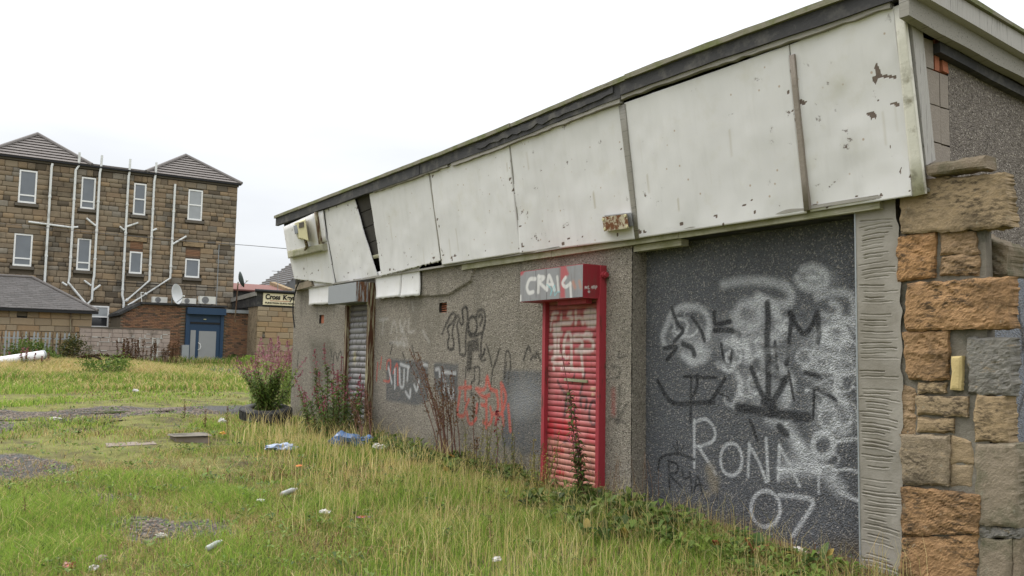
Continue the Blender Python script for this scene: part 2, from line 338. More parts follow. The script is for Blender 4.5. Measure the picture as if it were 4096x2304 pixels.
# ------------------------------------------------------------------ paint: strokes measured on a wall, laid into its colour attribute
def dist_poly(P, pts):
    d = np.full(len(P), 1e9)
    pts = np.asarray(pts, float)
    if len(pts) == 1: return np.hypot(*(P-pts[0]).T)
    for a, b in zip(pts[:-1], pts[1:]):
        ab = b-a; t = np.clip(((P-a)@ab)/max(1e-9, ab@ab), 0, 1)
        d = np.minimum(d, np.hypot(*(P-a-t[:, None]*ab).T))
    return d
def smooth_line(pts, n=5):
    pts = np.asarray(pts, float)
    if len(pts) < 3: return pts
    P = np.vstack([2*pts[0]-pts[1], pts, 2*pts[-1]-pts[-2]]); out = []
    for i in range(1, len(P)-2):
        for t in np.linspace(0, 1, n, endpoint=False):
            out.append(.5*((2*P[i])+(-P[i-1]+P[i+1])*t+(2*P[i-1]-5*P[i]+4*P[i+1]-P[i+2])*t*t+(-P[i-1]+3*P[i]-3*P[i+1]+P[i+2])*t**3))
    return np.vstack(out+[pts[-1]])
def inside(P, poly):
    poly = np.asarray(poly, float); c = np.zeros(len(P), bool); j = len(poly)-1
    for i in range(len(poly)):
        a, b = poly[i], poly[j]
        with np.errstate(divide='ignore', invalid='ignore'):
            k = ((a[1] > P[:, 1]) != (b[1] > P[:, 1])) & (P[:, 0] < (b[0]-a[0])*(P[:, 1]-a[1])/(b[1]-a[1])+a[0])
        c ^= k; j = i
    return c
class Paint:
    def __init__(s, P): s.P = P; s.c = np.zeros((len(P), 4))
    def over(s, al, c):
        A = s.c[:, 3]; o = al+A*(1-al); w = np.where(o > 1e-6, al/np.maximum(o, 1e-6), 0)[:, None]
        s.c[:, :3] = s.c[:, :3]*(1-w)+np.array(c)*w; s.c[:, 3] = o
    def stroke(s, pts, w, c, a=1, soft=.5):
        d = dist_poly(s.P, smooth_line(pts)); r = w/2
        t = np.clip((r*(1+soft)-d)/(2*soft*r), 0, 1); s.over(a*t*t*(3-2*t), c)
    def poly(s, pts, c, a=1, edge=.02):
        ins = inside(s.P, pts); d = dist_poly(s.P, np.vstack([pts, pts[:1]])); t = np.clip(.5+np.where(ins, d, -d)/(2*edge), 0, 1); s.over(a*t, c)
    def blob(s, c0, rx, rz, c, a=1):
        d = np.hypot((s.P[:, 0]-c0[0])/rx, (s.P[:, 1]-c0[1])/rz); t = np.clip(1.15-d, 0, 1); s.over(a*t*t*(3-2*np.minimum(t, 1)), c)
def wall_grid(u0, u1, v0, v1, step):
    nu, nv = int((u1-u0)/step)+2, int((v1-v0)/step)+2
    U, V = np.meshgrid(np.linspace(u0, u1, nu), np.linspace(v0, v1, nv)); 
    i = np.arange(nu*nv).reshape(nv, nu); Fq = np.stack([i[:-1, :-1], i[:-1, 1:], i[1:, 1:], i[1:, :-1]], -1).reshape(-1, 4)
    return U.ravel(), V.ravel(), Fq, nu, nv
def ell(c, rx, ry, n=18, a0=0, a1=2*math.pi): return [(c[0]+rx*math.cos(a0+(a1-a0)*k/n), c[1]+ry*math.sin(a0+(a1-a0)*k/n)) for k in range(n+1)]

# ================================================================== GROUND
def hashn(ix, iy, s): 
    h = (ix*374761393+iy*668265263+s*982451653) & 0x7fffffff; h = ((h ^ (h >> 13))*1274126177) & 0x7fffffff
    return ((h ^ (h >> 16)) & 0xffff)/65535.
def vnoise(x, y, sc, seed=0):
    x = np.asarray(x, float)*sc; y = np.asarray(y, float)*sc; ix, iy = np.floor(x).astype(np.int64), np.floor(y).astype(np.int64); fx, fy = x-ix, y-iy
    fx, fy = fx*fx*(3-2*fx), fy*fy*(3-2*fy)
    a, b, c, d = hashn(ix, iy, seed), hashn(ix+1, iy, seed), hashn(ix, iy+1, seed), hashn(ix+1, iy+1, seed)
    return (a*(1-fx)+b*fx)*(1-fy)+(c*(1-fx)+d*fx)*fy
def fnoise(x, y, sc, seed=0): return .55*vnoise(x, y, sc, seed)+.3*vnoise(x, y, sc*2.1, seed+1)+.15*vnoise(x, y, sc*4.3, seed+2)
def sstep(a, b, x): t = np.clip((x-a)/(b-a), 0, 1); return t*t*(3-2*t)
def bandf(x, a, b, s): return sstep(a-s, a+s, x)*(1-sstep(b-s, b+s, x))
def spot(x, y, cx, cy, rx, ry): return np.clip(1.3-np.hypot((x-cx)/rx, (y-cy)/ry), 0, 1)
def gravel_mask(x, y):
    n = fnoise(x, y, 1.1, 5)-.5; w = (n)*1.6
    c = -18.4-.10*(y-1.5)                                              # wheel track crossing the plot
    g = bandf(x+w*.8, c-1.15, c+.75, .35)*(1-sstep(5.2, 6.4, y))
    g = np.maximum(g, .85*sstep(.35, .6, spot(x, y, -16.6, .7, 1.3, .75)+n*.8))
    g = np.maximum(g, sstep(.3, .55, spot(x, y, -8.0, 1.55, .75, .36)+n*.9))
    g = np.maximum(g, sstep(.3, .6, spot(x, y, -7.6, 2.0, .6, .3)+n*.9)*.8)
    g = np.maximum(g, .8*sstep(.3, .6, spot(x, y, -11.8, 1.0, 1.2, .5)+n*1.2))
    g = np.maximum(g, .6*sstep(.3, .6, spot(x, y, -9.6, 1.5, .9, .4)+n*1.2))
    g = np.maximum(g, .55*sstep(.2, .6, spot(x, y, -36, 11.5, 5, 2.6)+n))
    return g
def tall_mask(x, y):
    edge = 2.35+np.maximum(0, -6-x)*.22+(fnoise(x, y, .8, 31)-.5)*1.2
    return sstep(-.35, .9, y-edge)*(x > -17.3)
xs = np.unique(np.concatenate([np.linspace(-140, -48, 24), np.arange(-48, -28, .5), np.arange(-28, -12, .16), np.arange(-12, -2, .1), np.linspace(-2, 60, 24)]))
ys = np.unique(np.concatenate([np.linspace(-110, -6, 20), np.arange(-6, 7, .11), np.arange(7, 20, .5), np.linspace(20, 140, 20)]))
Xg, Yg = np.meshgrid(xs, ys); Zg = gz(Xg, Yg)
gm = gravel_mask(Xg, Yg)
Zg = Zg-.045*np.clip(spot(Xg, Yg, -17.15, 2.35, .9, .75), 0, 1)-.02*gm
iq = np.arange(Xg.size).reshape(Xg.shape); Fg = np.stack([iq[:-1, :-1], iq[:-1, 1:], iq[1:, 1:], iq[1:, :-1]], -1).reshape(-1, 4)
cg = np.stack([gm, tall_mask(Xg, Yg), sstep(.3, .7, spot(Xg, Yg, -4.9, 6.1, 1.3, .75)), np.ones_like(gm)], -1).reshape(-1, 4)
m = N('rough ground', .95, .2); sc_ = m.n('ShaderNodeSeparateColor'); m.l(m.attr('col'), sc_.inputs[0])
nz = m.noise(2.2, 7, .68); fine = m.noise(26, 5, .7)
turf = m.ramp(nz, [(.32, (.085, .068, .038)), (.43, (.15, .14, .05)), (.55, (.21, .215, .055)), (.70, (.25, .225, .09))])
turf = m.mix(m.math('MULTIPLY', fine, .55), turf, (.05, .045, .022))
grv = m.mix(m.ramp(m.voro(38, out='Color'), [(.2, 0), (.8, 1)]), (.05, .048, .046), (.13, .127, .122))
grv = m.mix(m.ramp(m.noise(.9, 4), [(.4, 0), (.62, .6)]), grv, (.075, .07, .06))
gf = m.ramp(m.math('ADD', sc_.outputs[0], m.math('MULTIPLY', m.math('SUBTRACT', fine, .5), .5)), [(.3, 0), (.62, 1)])
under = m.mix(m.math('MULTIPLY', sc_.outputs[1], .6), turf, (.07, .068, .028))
under = m.mix(sc_.outputs[2], under, m.mix(fine, (.07, .048, .033), (.16, .115, .08)));
m.col(m.mix(gf, under, grv)); m.bump(m.math('ADD', fine, m.voro(30)), .8, .03); mat['ground'] = m.mat
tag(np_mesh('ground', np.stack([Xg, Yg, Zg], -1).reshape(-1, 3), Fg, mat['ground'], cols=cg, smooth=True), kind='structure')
# puddles lying in the wheel track
def puddle(cx, cy, rx, ry, z, seed):
    mb = MB(); n = 40; vs = [(cx, cy, z)]
    for k in range(n):
        a = 2*math.pi*k/n; r = 1+.28*math.sin(3*a+seed)+.13*math.sin(7*a+seed*2); vs.append((cx+rx*r*math.cos(a), cy+ry*r*math.sin(a), z))
    mb.add(vs, [(0, k+1, (k+1) % n+1) for k in range(n)]); o = mb.obj('puddle', mat['water']); tag(o, kind='structure'); return o
mw = N('puddle water', .04, .6); mw.col(mw.mix(mw.noise(3), (.045, .042, .036), (.07, .066, .056))); mw.bump(mw.noise(9, 2), .04, .01); mat['water'] = mw.mat
puddle(-17.1, 2.35, .34, .62, float(gz(-17.1, 2.35))-.012, 1)
puddle(-18.6, 3.3, .22, .75, float(gz(-18.6, 3.3))-.004, 2.2)
puddle(-17.6, .9, .25, .5, float(gz(-17.6, .9))-.004, 4)

# ================================================================== DERELICT UNIT
W = 6.1; WG = 6.3; XL, XC, XP, XE = -17.12, -6.84, -4.17, -3.53     # far corner, recess corner, pier edge, gable end
unit = thing('derelict_building', 'long low derelict roughcast building with white boarded fascia, graffiti and two roller shutters', 'building', (-10, W, 0))
NF = np.array([0, 1.38, .24]); NF /= np.linalg.norm(NF)
def onF(p, off=0):
    d = ray(p); P0 = np.array([0, 6.0, 2.85])-NF*off; return C0+d*(NF@(P0-C0)/(NF@d))
def sc(x0, y0, k): return lambda pts: [(x0+x/k, y0+y/k) for x, y in pts]
def wallpts(pts, Y=W): return np.array([onY(p, Y)[[0, 2]] for p in pts])
BK, WH, RD = (.012, .012, .013), (.62, .63, .64), (.55, .09, .065)
# ---- beige front wall
U, V, Fq, nu, nv = wall_grid(XL, XC, -.4, 2.9, .016)
P = np.stack([U, V], -1); pa = Paint(P)
G3, G4 = sc(1500, 1150, 3.22), sc(1500, 1450, 3.22); Z5 = sc(1100, 1400, 3.622); Z8 = sc(2150, 1500, 2.229)
KB = .0020                                                             # metres per zoomed pixel on this wall
PATCH = (.085, .092, .102)
for pg in (G3([(155, 915), (690, 950)])+G4([(685, 480), (560, 555), (150, 490)]), G3([(765, 965), (1080, 990)])+G4([(1060, 490), (860, 480), (770, 300)]),
           G3([(1660, 1055), (2150, 1075)])+G4([(2140, 1210), (1900, 1190), (1640, 1060), (1650, 300)])):
    pa.poly(wallpts(pg), PATCH, .93, .025)
pa.blob(wallpts(G4([(1950, 420)]))[0], .5, .3, (.3, .31, .32), .5); pa.blob(wallpts(G4([(1850, 600)]))[0], .4, .2, (.26, .27, .28), .45)
pa.poly(wallpts(sc(1000, 1300, 2.07)([(500, 120), (700, 150), (690, 330), (640, 500), (520, 520)])), (.085, .08, .06), .75, .12)   # damp dark patch
def bs(pts, w, c, a=.9, soft=.6, tr=G3): pa.stroke(wallpts(tr(pts)), w*KB, c, a, soft)
for pts in ([(870, 600), (900, 520), (990, 340), (1040, 350), (1010, 440), (940, 520), (960, 620), (940, 720), (960, 790), (1010, 790), (1020, 700), (1000, 600), (1020, 480), (1060, 370), (1090, 400), (1060, 480), (1080, 600), (1090, 720), (1100, 860)],
            [(1120, 870), (1170, 860), (1170, 700), (1180, 560), (1200, 420), (1190, 280), (1160, 250), (1130, 300), (1140, 450), (1110, 470), (1090, 400)],
            [(1310, 380), (1330, 310), (1390, 290), (1420, 350), (1420, 470), (1400, 560), (1380, 640), (1370, 760), (1375, 880), (1400, 870), (1420, 800)],
            [(1340, 380), (1370, 350), (1390, 400), (1360, 480)], [(1200, 560), (1230, 620), (1290, 620), (1370, 590)], ell((1265, 490), 55, 115)):
    bs(pts, 24, BK, 1)
pa.poly(wallpts(G3([(1190, 700), (1340, 640), (1345, 815), (1260, 830), (1250, 1070), (1185, 1085)])), BK, .92, .02)
for pts in ([(1440, 735), (1480, 860), (1510, 1000)], [(1610, 790), (1560, 960), (1520, 1080), (1490, 1340)], [(1670, 1160), (1690, 850), (1740, 850), (1755, 1040)],
            [(1920, 930), (1980, 760), (2010, 830)], [(2010, 940), (2040, 880), (2080, 900), (2090, 830), (2140, 950)], [(1345, 870), (1380, 940), (1430, 930)],
            [(1280, 1030), (1350, 1040), (1345, 1240)], [(1285, 1030), (1285, 1190), (1250, 1220), (1245, 1390)], [(190, 720), (230, 720), (200, 860)], [(360, 840), (385, 920)], [(480, 740), (510, 880)]):
    bs(pts, 17, BK, .95)
for pts in ([(1175, 60), (1175, 500), (1310, 645), (1340, 560), (1340, 440), (1250, 400)], [(1700, 0), (1680, 190)], [(1740, 80), (1720, 280)]): bs(pts, 15, BK, .8, .6, G4)
for pts in ([(40, 970), (25, 1200)], [(90, 900), (75, 1040)], [(155, 1050), (165, 950), (205, 950), (200, 1100), (190, 1205), (120, 1200)], [(240, 1100), (290, 990), (300, 1250)]): bs(pts, 20, RD, .8)
for pts in ([(1090, 330), (1240, 320)], [(1170, 250), (1165, 480)], [(1100, 390), (1070, 600), (1080, 680), (1150, 680), (1180, 560), (1215, 480)], [(1190, 640), (1210, 760), (1250, 790), (1310, 720)],
            [(1320, 540), (1310, 640)], [(1310, 340), (1420, 340), (1450, 180), (1490, 330), (1570, 370)], [(1310, 340), (1400, 440), (1480, 420)], [(1440, 480), (1440, 840)], [(1380, 540), (1430, 560)],
            [(1490, 580), (1510, 700), (1480, 790), (1400, 770)], [(1520, 660), (1640, 660)], [(1570, 380), (1590, 540), (1560, 780)], [(1630, 270), (1640, 560), (1660, 800)], [(1650, 300), (1690, 440), (1660, 600)], [(1720, 550), (1750, 880)], [(600, 1150), (750, 1130)]):
    bs(pts, 26, RD, .9, .7, G4)
for pts in ([(180, 70), (220, 260)], [(260, 90), (260, 330)], [(320, 80), (330, 290), (370, 300), (380, 100)], [(430, 80), (420, 230)], [(400, 380), (450, 450), (460, 350)], [(510, 290), (540, 360), (570, 240)],
            [(790, 90), (830, 90), (840, 180)], [(880, 120), (1040, 140)], [(900, 220), (910, 300), (880, 380)], [(950, 310), (970, 420), (1000, 470), (1020, 330)], [(330, 20), (440, 60)], [(620, 20), (680, 40)]):
    bs(pts, 24, WH, .75, .8, G4)
for pts in ([(110, 420), (100, 600)], [(60, 420), (170, 400)], [(210, 580), (250, 430), (290, 570)], [(330, 420), (340, 580), (400, 430)], [(440, 420), (440, 570), (510, 560)], [(280, 640), (300, 760), (360, 650), (380, 770)], [(330, 480), (420, 700)], [(620, 560), (700, 700)], [(200, 700), (420, 740)], [(480, 180), (500, 300)]): bs(pts, 26, (.5, .48, .45), .45, .9)
for pts in ([(815, 0), (825, 95)], [(870, 400), (850, 200), (860, 60), (890, 50), (910, 150), (940, 40), (970, 60), (960, 320), (890, 480)], [(530, 940), (545, 750), (590, 610), (630, 610), (620, 700), (590, 760)], [(640, 780), (660, 690), (700, 690)], [(345, 40), (320, 300)]):
    pa.stroke(wallpts(Z5(pts)), .05, BK, .75, .5)
for pts in ([(735, 110), (730, 240), (715, 430)], [(720, 430), (760, 330), (800, 250)], [(650, 380), (780, 420)]): pa.stroke(wallpts(Z8(pts)), .045, BK, .55, .8)
for pts in ([(765, 670), (760, 700), (800, 690)], [(725, 750), (765, 750), (760, 800), (725, 810)]): pa.stroke(wallpts(sc(1900, 900, 1.3175)(pts)), .03, BK, .6, .6)
pa.stroke(wallpts(Z8([(680, 140), (680, 340)])), .07, (.30, .03, .03), .6, .9)
for k in range(26):                                                     # damp rising and runs of dirt with shapes of their own
    x = random.uniform(XL, XC); pa.blob((x, random.uniform(.1, .4)), random.uniform(.2, .8), random.uniform(.12, .35), (.10, .095, .07), .7)
    pa.stroke([(x, 2.8), (x+random.uniform(-.05, .05), 2.8-random.uniform(.2, .9))], random.uniform(.03, .12), (.12, .11, .09), .4, 1)
Yv = W-rng.random(len(U))*.007-.006*fnoise(U, V, 2.2, 3)
up = inside(P, wallpts([(1680, 1060), (1765, 1040), (1900, 1075), (1890, 1125), (1800, 1180), (1677, 1188)])); Yv = Yv-np.where(up, .03, 0)
cen = P[Fq].mean(1); keep = np.ones(len(Fq), bool)
holes = []
for (a, b) in (((1279, 1261), (1296, 1292)), ((1758, 1213), (1788, 1249))):
    q = wallpts([a, b]); holes.append(q); keep &= ~((cen[:, 0] > q[0, 0]) & (cen[:, 0] < q[1, 0]) & (cen[:, 1] < q[0, 1]) & (cen[:, 1] > q[1, 1]))
np_mesh('wall', np.stack([U, Yv, V], -1), Fq[keep], mat['beige'], unit, cols=pa.c)
for i, q in enumerate(holes):
    mb = MB(); x0, x1, z1, z0 = q[0, 0]-.01, q[1, 0]+.01, q[0, 1]+.01, q[1, 1]-.01
    mb.box(x0-.02, x0, W-.003, W+.08, z0-.02, z1+.02); mb.box(x1, x1+.02, W-.003, W+.08, z0-.02, z1+.02); mb.box(x0, x1, W-.003, W+.08, z1, z1+.02); mb.box(x0, x1, W-.003, W+.08, z0-.02, z0)
    mb.box(x0, x1, W+.08, W+.09, z0, z1); fr = mb.obj('air_vent', mat['dark_block'], unit)
    if i == 0: MB().box(x0+.02, x1, W+.03, W+.075, z0, z1).obj('brick', mat['clay'], fr)
    else:
        for k in range(5): MB().box(x0+.015, x1, W+.035, W+.075, z0+(z1-z0)*k/5+.008, z0+(z1-z0)*(k+1)/5-.012).obj('slat', mat['clay'], fr)
# ---- return of the wall into the recess, far end wall and light-blocking body
U, V, Fq, nu, nv = wall_grid(W, WG+.06, -.4, 2.86, .016)
np_mesh('wall_return', np.stack([np.full(len(U), XC)+rng.random(len(U))*.007, U, V], -1), Fq, mat['beige'], unit, cols=np.zeros((len(U), 4)))
U, V, Fq, nu, nv = wall_grid(W, 13.4, -.4, 4.1, .12)
np_mesh('end_wall', np.stack([np.full(len(U), XL), U, V], -1), Fq, mat['beige'], unit, cols=np.zeros((len(U), 4)))
MB().box(XL+.03, -3.62, WG+.08, 13.4, -.3, 4.12).obj('light_block_box', mat['dark_block'], unit)  # unseen solid box added behind the walls to keep light out
# ---- slate grey infill wall with the big tag
U, V, Fq, nu, nv = wall_grid(XC, XP+.06, -.4, 2.9, .0115)
P = np.stack([U, V], -1); pa = Paint(P); B6 = sc(2500, 900, 1.1145); KG = .0021
def gs(pts, w, c, a=.8, soft=.7): pa.stroke(wallpts(B6(pts), WG), w*KG, c, a, soft)
for (x, y, rx, ry, a) in ((560, 480, .5, .3, .22), (300, 520, .4, .25, .22), (900, 560, .4, .35, .22), (620, 720, .4, .3, .25), (780, 1060, .25, .2, .2), (920, 840, .35, .3, .2), (850, 240, .25, .12, .3)):
    pa.blob(wallpts(B6([(x, y)]), WG)[0], rx, ry, WH, a*1.5)
for pts, w in (([(440, 265), (520, 250), (620, 250), (700, 265), (740, 300), (735, 345), (690, 355), (640, 340), (590, 320)], 42),
               ([(790, 200), (840, 185), (890, 215), (895, 260), (850, 285), (790, 270), (770, 235)], 34), ([(820, 235), (855, 238)], 30),
               ([(860, 320), (930, 300), (1000, 310), (1025, 360), (1010, 420), (960, 440)], 36), ([(920, 345), (955, 370), (940, 410), (880, 400)], 30),
               ([(890, 460), (930, 440), (980, 470), (1000, 520), (950, 540), (900, 520), (890, 480)], 30), ([(960, 420), (1010, 430), (1030, 470)], 32),
               ([(180, 545), (170, 500), (190, 440), (215, 390), (270, 365), (340, 375), (375, 430), (370, 500)], 36), (ell((550, 400), 52, 52), 46),
               ([(600, 330), (660, 380), (700, 440), (690, 480), (650, 500)], 44), ([(300, 600), (320, 550), (360, 570)], 60), ([(450, 520), (530, 540), (540, 600)], 40),
               ([(260, 580), (300, 610), (350, 600)], 36), ([(500, 660), (520, 720), (490, 800)], 34), ([(600, 560), (620, 640)], 40), ([(700, 640), (740, 700), (720, 790)], 46), ([(540, 520), (560, 600)], 34),
               ([(830, 575), (900, 580), (1000, 590)], 30), ([(800, 635), (880, 640), (950, 655), (1030, 650)], 30), ([(890, 780), (870, 850), (890, 900), (960, 890)], 22), ([(960, 690), (940, 760), (990, 800)], 30),
               ([(1010, 790), (1035, 830), (1030, 890)], 8), ([(650, 860), (720, 890), (760, 960), (830, 1040), (900, 1110), (960, 1175)], 62), ([(700, 1100), (780, 1080), (850, 1090)], 56), ([(770, 960), (800, 1040)], 40)):
    gs(pts, w*.92, WH, .58, .95)
for (xa_, xb_, ya_, yb_, nn_) in ((430, 640, 460, 650, 8), (860, 1040, 420, 560, 7), (790, 1040, 560, 670, 5), (830, 1040, 690, 900, 8), (640, 780, 380, 500, 4), (180, 390, 400, 610, 5), (480, 620, 650, 800, 3), (690, 960, 880, 1180, 4)):
    for _k in range(nn_):
        x0_, y0_ = random.uniform(xa_, xb_), random.uniform(ya_, yb_); a_ = random.uniform(0, 6.28); r_ = random.uniform(18, 55); gs([(x0_+r_*math.cos(a_+t_), y0_+r_*.8*math.sin(a_+t_)) for t_ in np.linspace(0, random.uniform(2, 5), 6)], random.uniform(9, 18), WH, random.uniform(.35, .7), .7)
for pts, w in (([(310, 870), (310, 1080)], 15), ([(310, 880), (360, 865), (400, 910), (395, 960), (340, 985), (310, 985)], 15), ([(330, 990), (375, 1060), (405, 1110)], 16), (ell((475, 1045), 48, 72), 15),
               ([(555, 975), (550, 1120)], 15), ([(555, 980), (600, 1060), (630, 1145)], 15), ([(630, 950), (640, 1140)], 15), ([(690, 980), (685, 1140)], 15), ([(690, 985), (740, 1080), (780, 1165)], 15), ([(690, 1090), (780, 1090)], 15),
               ([(960, 1190), (1050, 1235)], 15), (ell((885, 980), 45, 55), 26), ([(940, 965), (1050, 952)], 14), ([(925, 1095), (1000, 1090), (1050, 1105)], 13), ([(865, 1090), (865, 1195)], 11),
               (ell((628, 1265), 65, 80), 17), ([(690, 1205), (780, 1212), (840, 1235), (800, 1310), (750, 1385)], 19)):
    gs(pts, w*1.05, WH, .72, .6)
for pts, w in (([(635, 350), (640, 420), (635, 500), (640, 640), (640, 800)], 27), ([(565, 640), (600, 730), (640, 805)], 23), ([(720, 680), (690, 740), (650, 805)], 24), ([(505, 812), (580, 825), (660, 840), (760, 855), (815, 858)], 36), ([(620, 790), (665, 800), (650, 840)], 30),
               ([(735, 390), (740, 430), (730, 560), (720, 620)], 20), ([(740, 395), (770, 450), (800, 485), (840, 440), (860, 390), (865, 480), (860, 520)], 21), ([(670, 520), (680, 640)], 13), ([(650, 545), (735, 545)], 12),
               ([(210, 370), (235, 440), (260, 470), (220, 520)], 18), ([(300, 410), (340, 470), (355, 515)], 18), ([(175, 550), (230, 545), (190, 600)], 20), ([(260, 530), (300, 550), (310, 580)], 24), ([(400, 390), (405, 440), (470, 430)], 20),
               ([(400, 470), (470, 470), (510, 490)], 22), ([(430, 530), (445, 610), (470, 620), (480, 560), (495, 600)], 14), ([(148, 695), (180, 755), (220, 795), (300, 795), (395, 790)], 20), ([(265, 675), (410, 680)], 12), ([(297, 670), (293, 880)], 12),
               ([(325, 670), (320, 730), (298, 770)], 16), ([(448, 680), (420, 730), (375, 800)], 16), ([(420, 750), (465, 770)], 10), ([(805, 660), (850, 668), (890, 680)], 18), ([(820, 720), (890, 745), (940, 780)], 16), ([(845, 730), (840, 860)], 12),
               ([(560, 870), (590, 960)], 14), ([(730, 650), (755, 780)], 12), ([(690, 900), (720, 930)], 30), ([(148, 1090), (160, 1040), (195, 1025), (240, 1020), (310, 1045)], 11), ([(232, 960), (240, 1020)], 8), ([(215, 980), (238, 1015)], 7), ([(262, 985), (245, 1018)], 7),
               ([(195, 1050), (200, 1180)], 10), ([(195, 1050), (235, 1070), (230, 1105), (200, 1110), (250, 1165)], 10), ([(255, 1090), (262, 1130), (285, 1125)], 9), ([(290, 1100), (300, 1190)], 9), ([(310, 1190), (325, 1120), (345, 1195)], 9), ([(315, 1160), (345, 1160)], 8), ([(412, 1150), (415, 1225)], 7)):
    gs(pts, w*1.25, BK, .92, .45)
for k in range(14):                                                  # older faded layers under and over the tags
    x0_, y0_ = random.choice([(300, 500), (480, 560), (560, 470), (650, 620), (880, 520), (950, 640), (930, 860), (900, 700)]); pts_ = [(x0_+random.uniform(-90, 90), y0_+random.uniform(-90, 90)) for _ in range(4)]
    gs(pts_, random.uniform(10, 34), WH if random.random() < .75 else BK, random.uniform(.15, .4), .9)
for x, y, a, b in ((380, 1090, .09, .09), (395, 1140, .11, .1), (370, 1200, .06, .05), (400, 1180, .07, .06)): pa.blob(wallpts(B6([(x, y)]), WG)[0], a, b, (.26, .22, .16), .8)
for k in range(10): pa.blob((random.uniform(XC, XP), random.uniform(.0, .15)), random.uniform(.2, .5), random.uniform(.08, .16), (.12, .10, .075), .6)
np_mesh('infill_wall', np.stack([U, WG-rng.random(len(U))*.008, V], -1), Fq, mat['slate_paint'], unit, cols=pa.c)
# ---- cement pier with combed lines
xr = -3.80; nu_, nv_ = 46, 820
uu = np.linspace(0, 1, nu_); vv = np.linspace(-.3, 2.92, nv_); Ug, Vg = np.meshgrid(uu, vv)
right_edge = xr+.03*(fnoise(vv, 0*vv, 2.5, 12)-.5)*2+.012*(vnoise(vv, 0*vv, 14, 5)-.5)*2
Xp = XP+(right_edge[:, None]-XP)*Ug
yd = W-.012-.004*fnoise(Xp*1., Vg, 7, 8)-.012*np.sin(Ug*math.pi)*0
lines = []; z = .05
while z < 2.74: fam = int(z/.45); lines.append((z, random.uniform(.04, .22), random.uniform(.62, .98), (-.02, .01, -.03, .0, -.012, .015, -.02)[fam], (.012, -.008, .014, .004, -.01, .012, .006)[fam], random.choice([.4, .6, .8, 1, 1.1]))); z += random.choice([.03, .036, .04, .045, .05, .038, .042, .034, .1])
for (z0, a, b, sl, bow, dep) in lines:
    lo, hi = max(0, int((z0-.08+.3)/3.22*nv_)), min(nv_, int((z0+.08+.3)/3.22*nv_))
    zz = Vg[lo:hi]-(z0+sl*(Ug[lo:hi]-.5)+bow*np.sin(Ug[lo:hi]*math.pi)); zz = zz+.006*(vnoise(Ug[lo:hi]*9, 0*zz+z0*50, 1, 4)-.5); on = ((Ug[lo:hi] > a) & (Ug[lo:hi] < b))*(.45+.8*vnoise(Ug[lo:hi]*6, 0*zz+z0*31, 1, 9))
    yd[lo:hi] += on*dep*(.017*np.exp(-(zz/.004)**2)-.004*np.exp(-((zz+.010)/.006)**2))
iq = np.arange(nu_*nv_).reshape(nv_, nu_); Fp = np.stack([iq[:-1, :-1], iq[:-1, 1:], iq[1:, 1:], iq[1:, :-1]], -1).reshape(-1, 4)
pier = np_mesh('cement_pier', np.stack([Xp, yd, Vg], -1).reshape(-1, 3), Fp, mat['cement'], unit)
MB().box(XP+.004, xr-.06, W+.012, WG+.1, -.3, 2.9).obj('pier_core', mat['mortar'], pier)
MB().box(XP-.006, XP+.006, W-.018, W+.02, -.1, 2.88).obj('corner_bead', mat['galv'], pier)
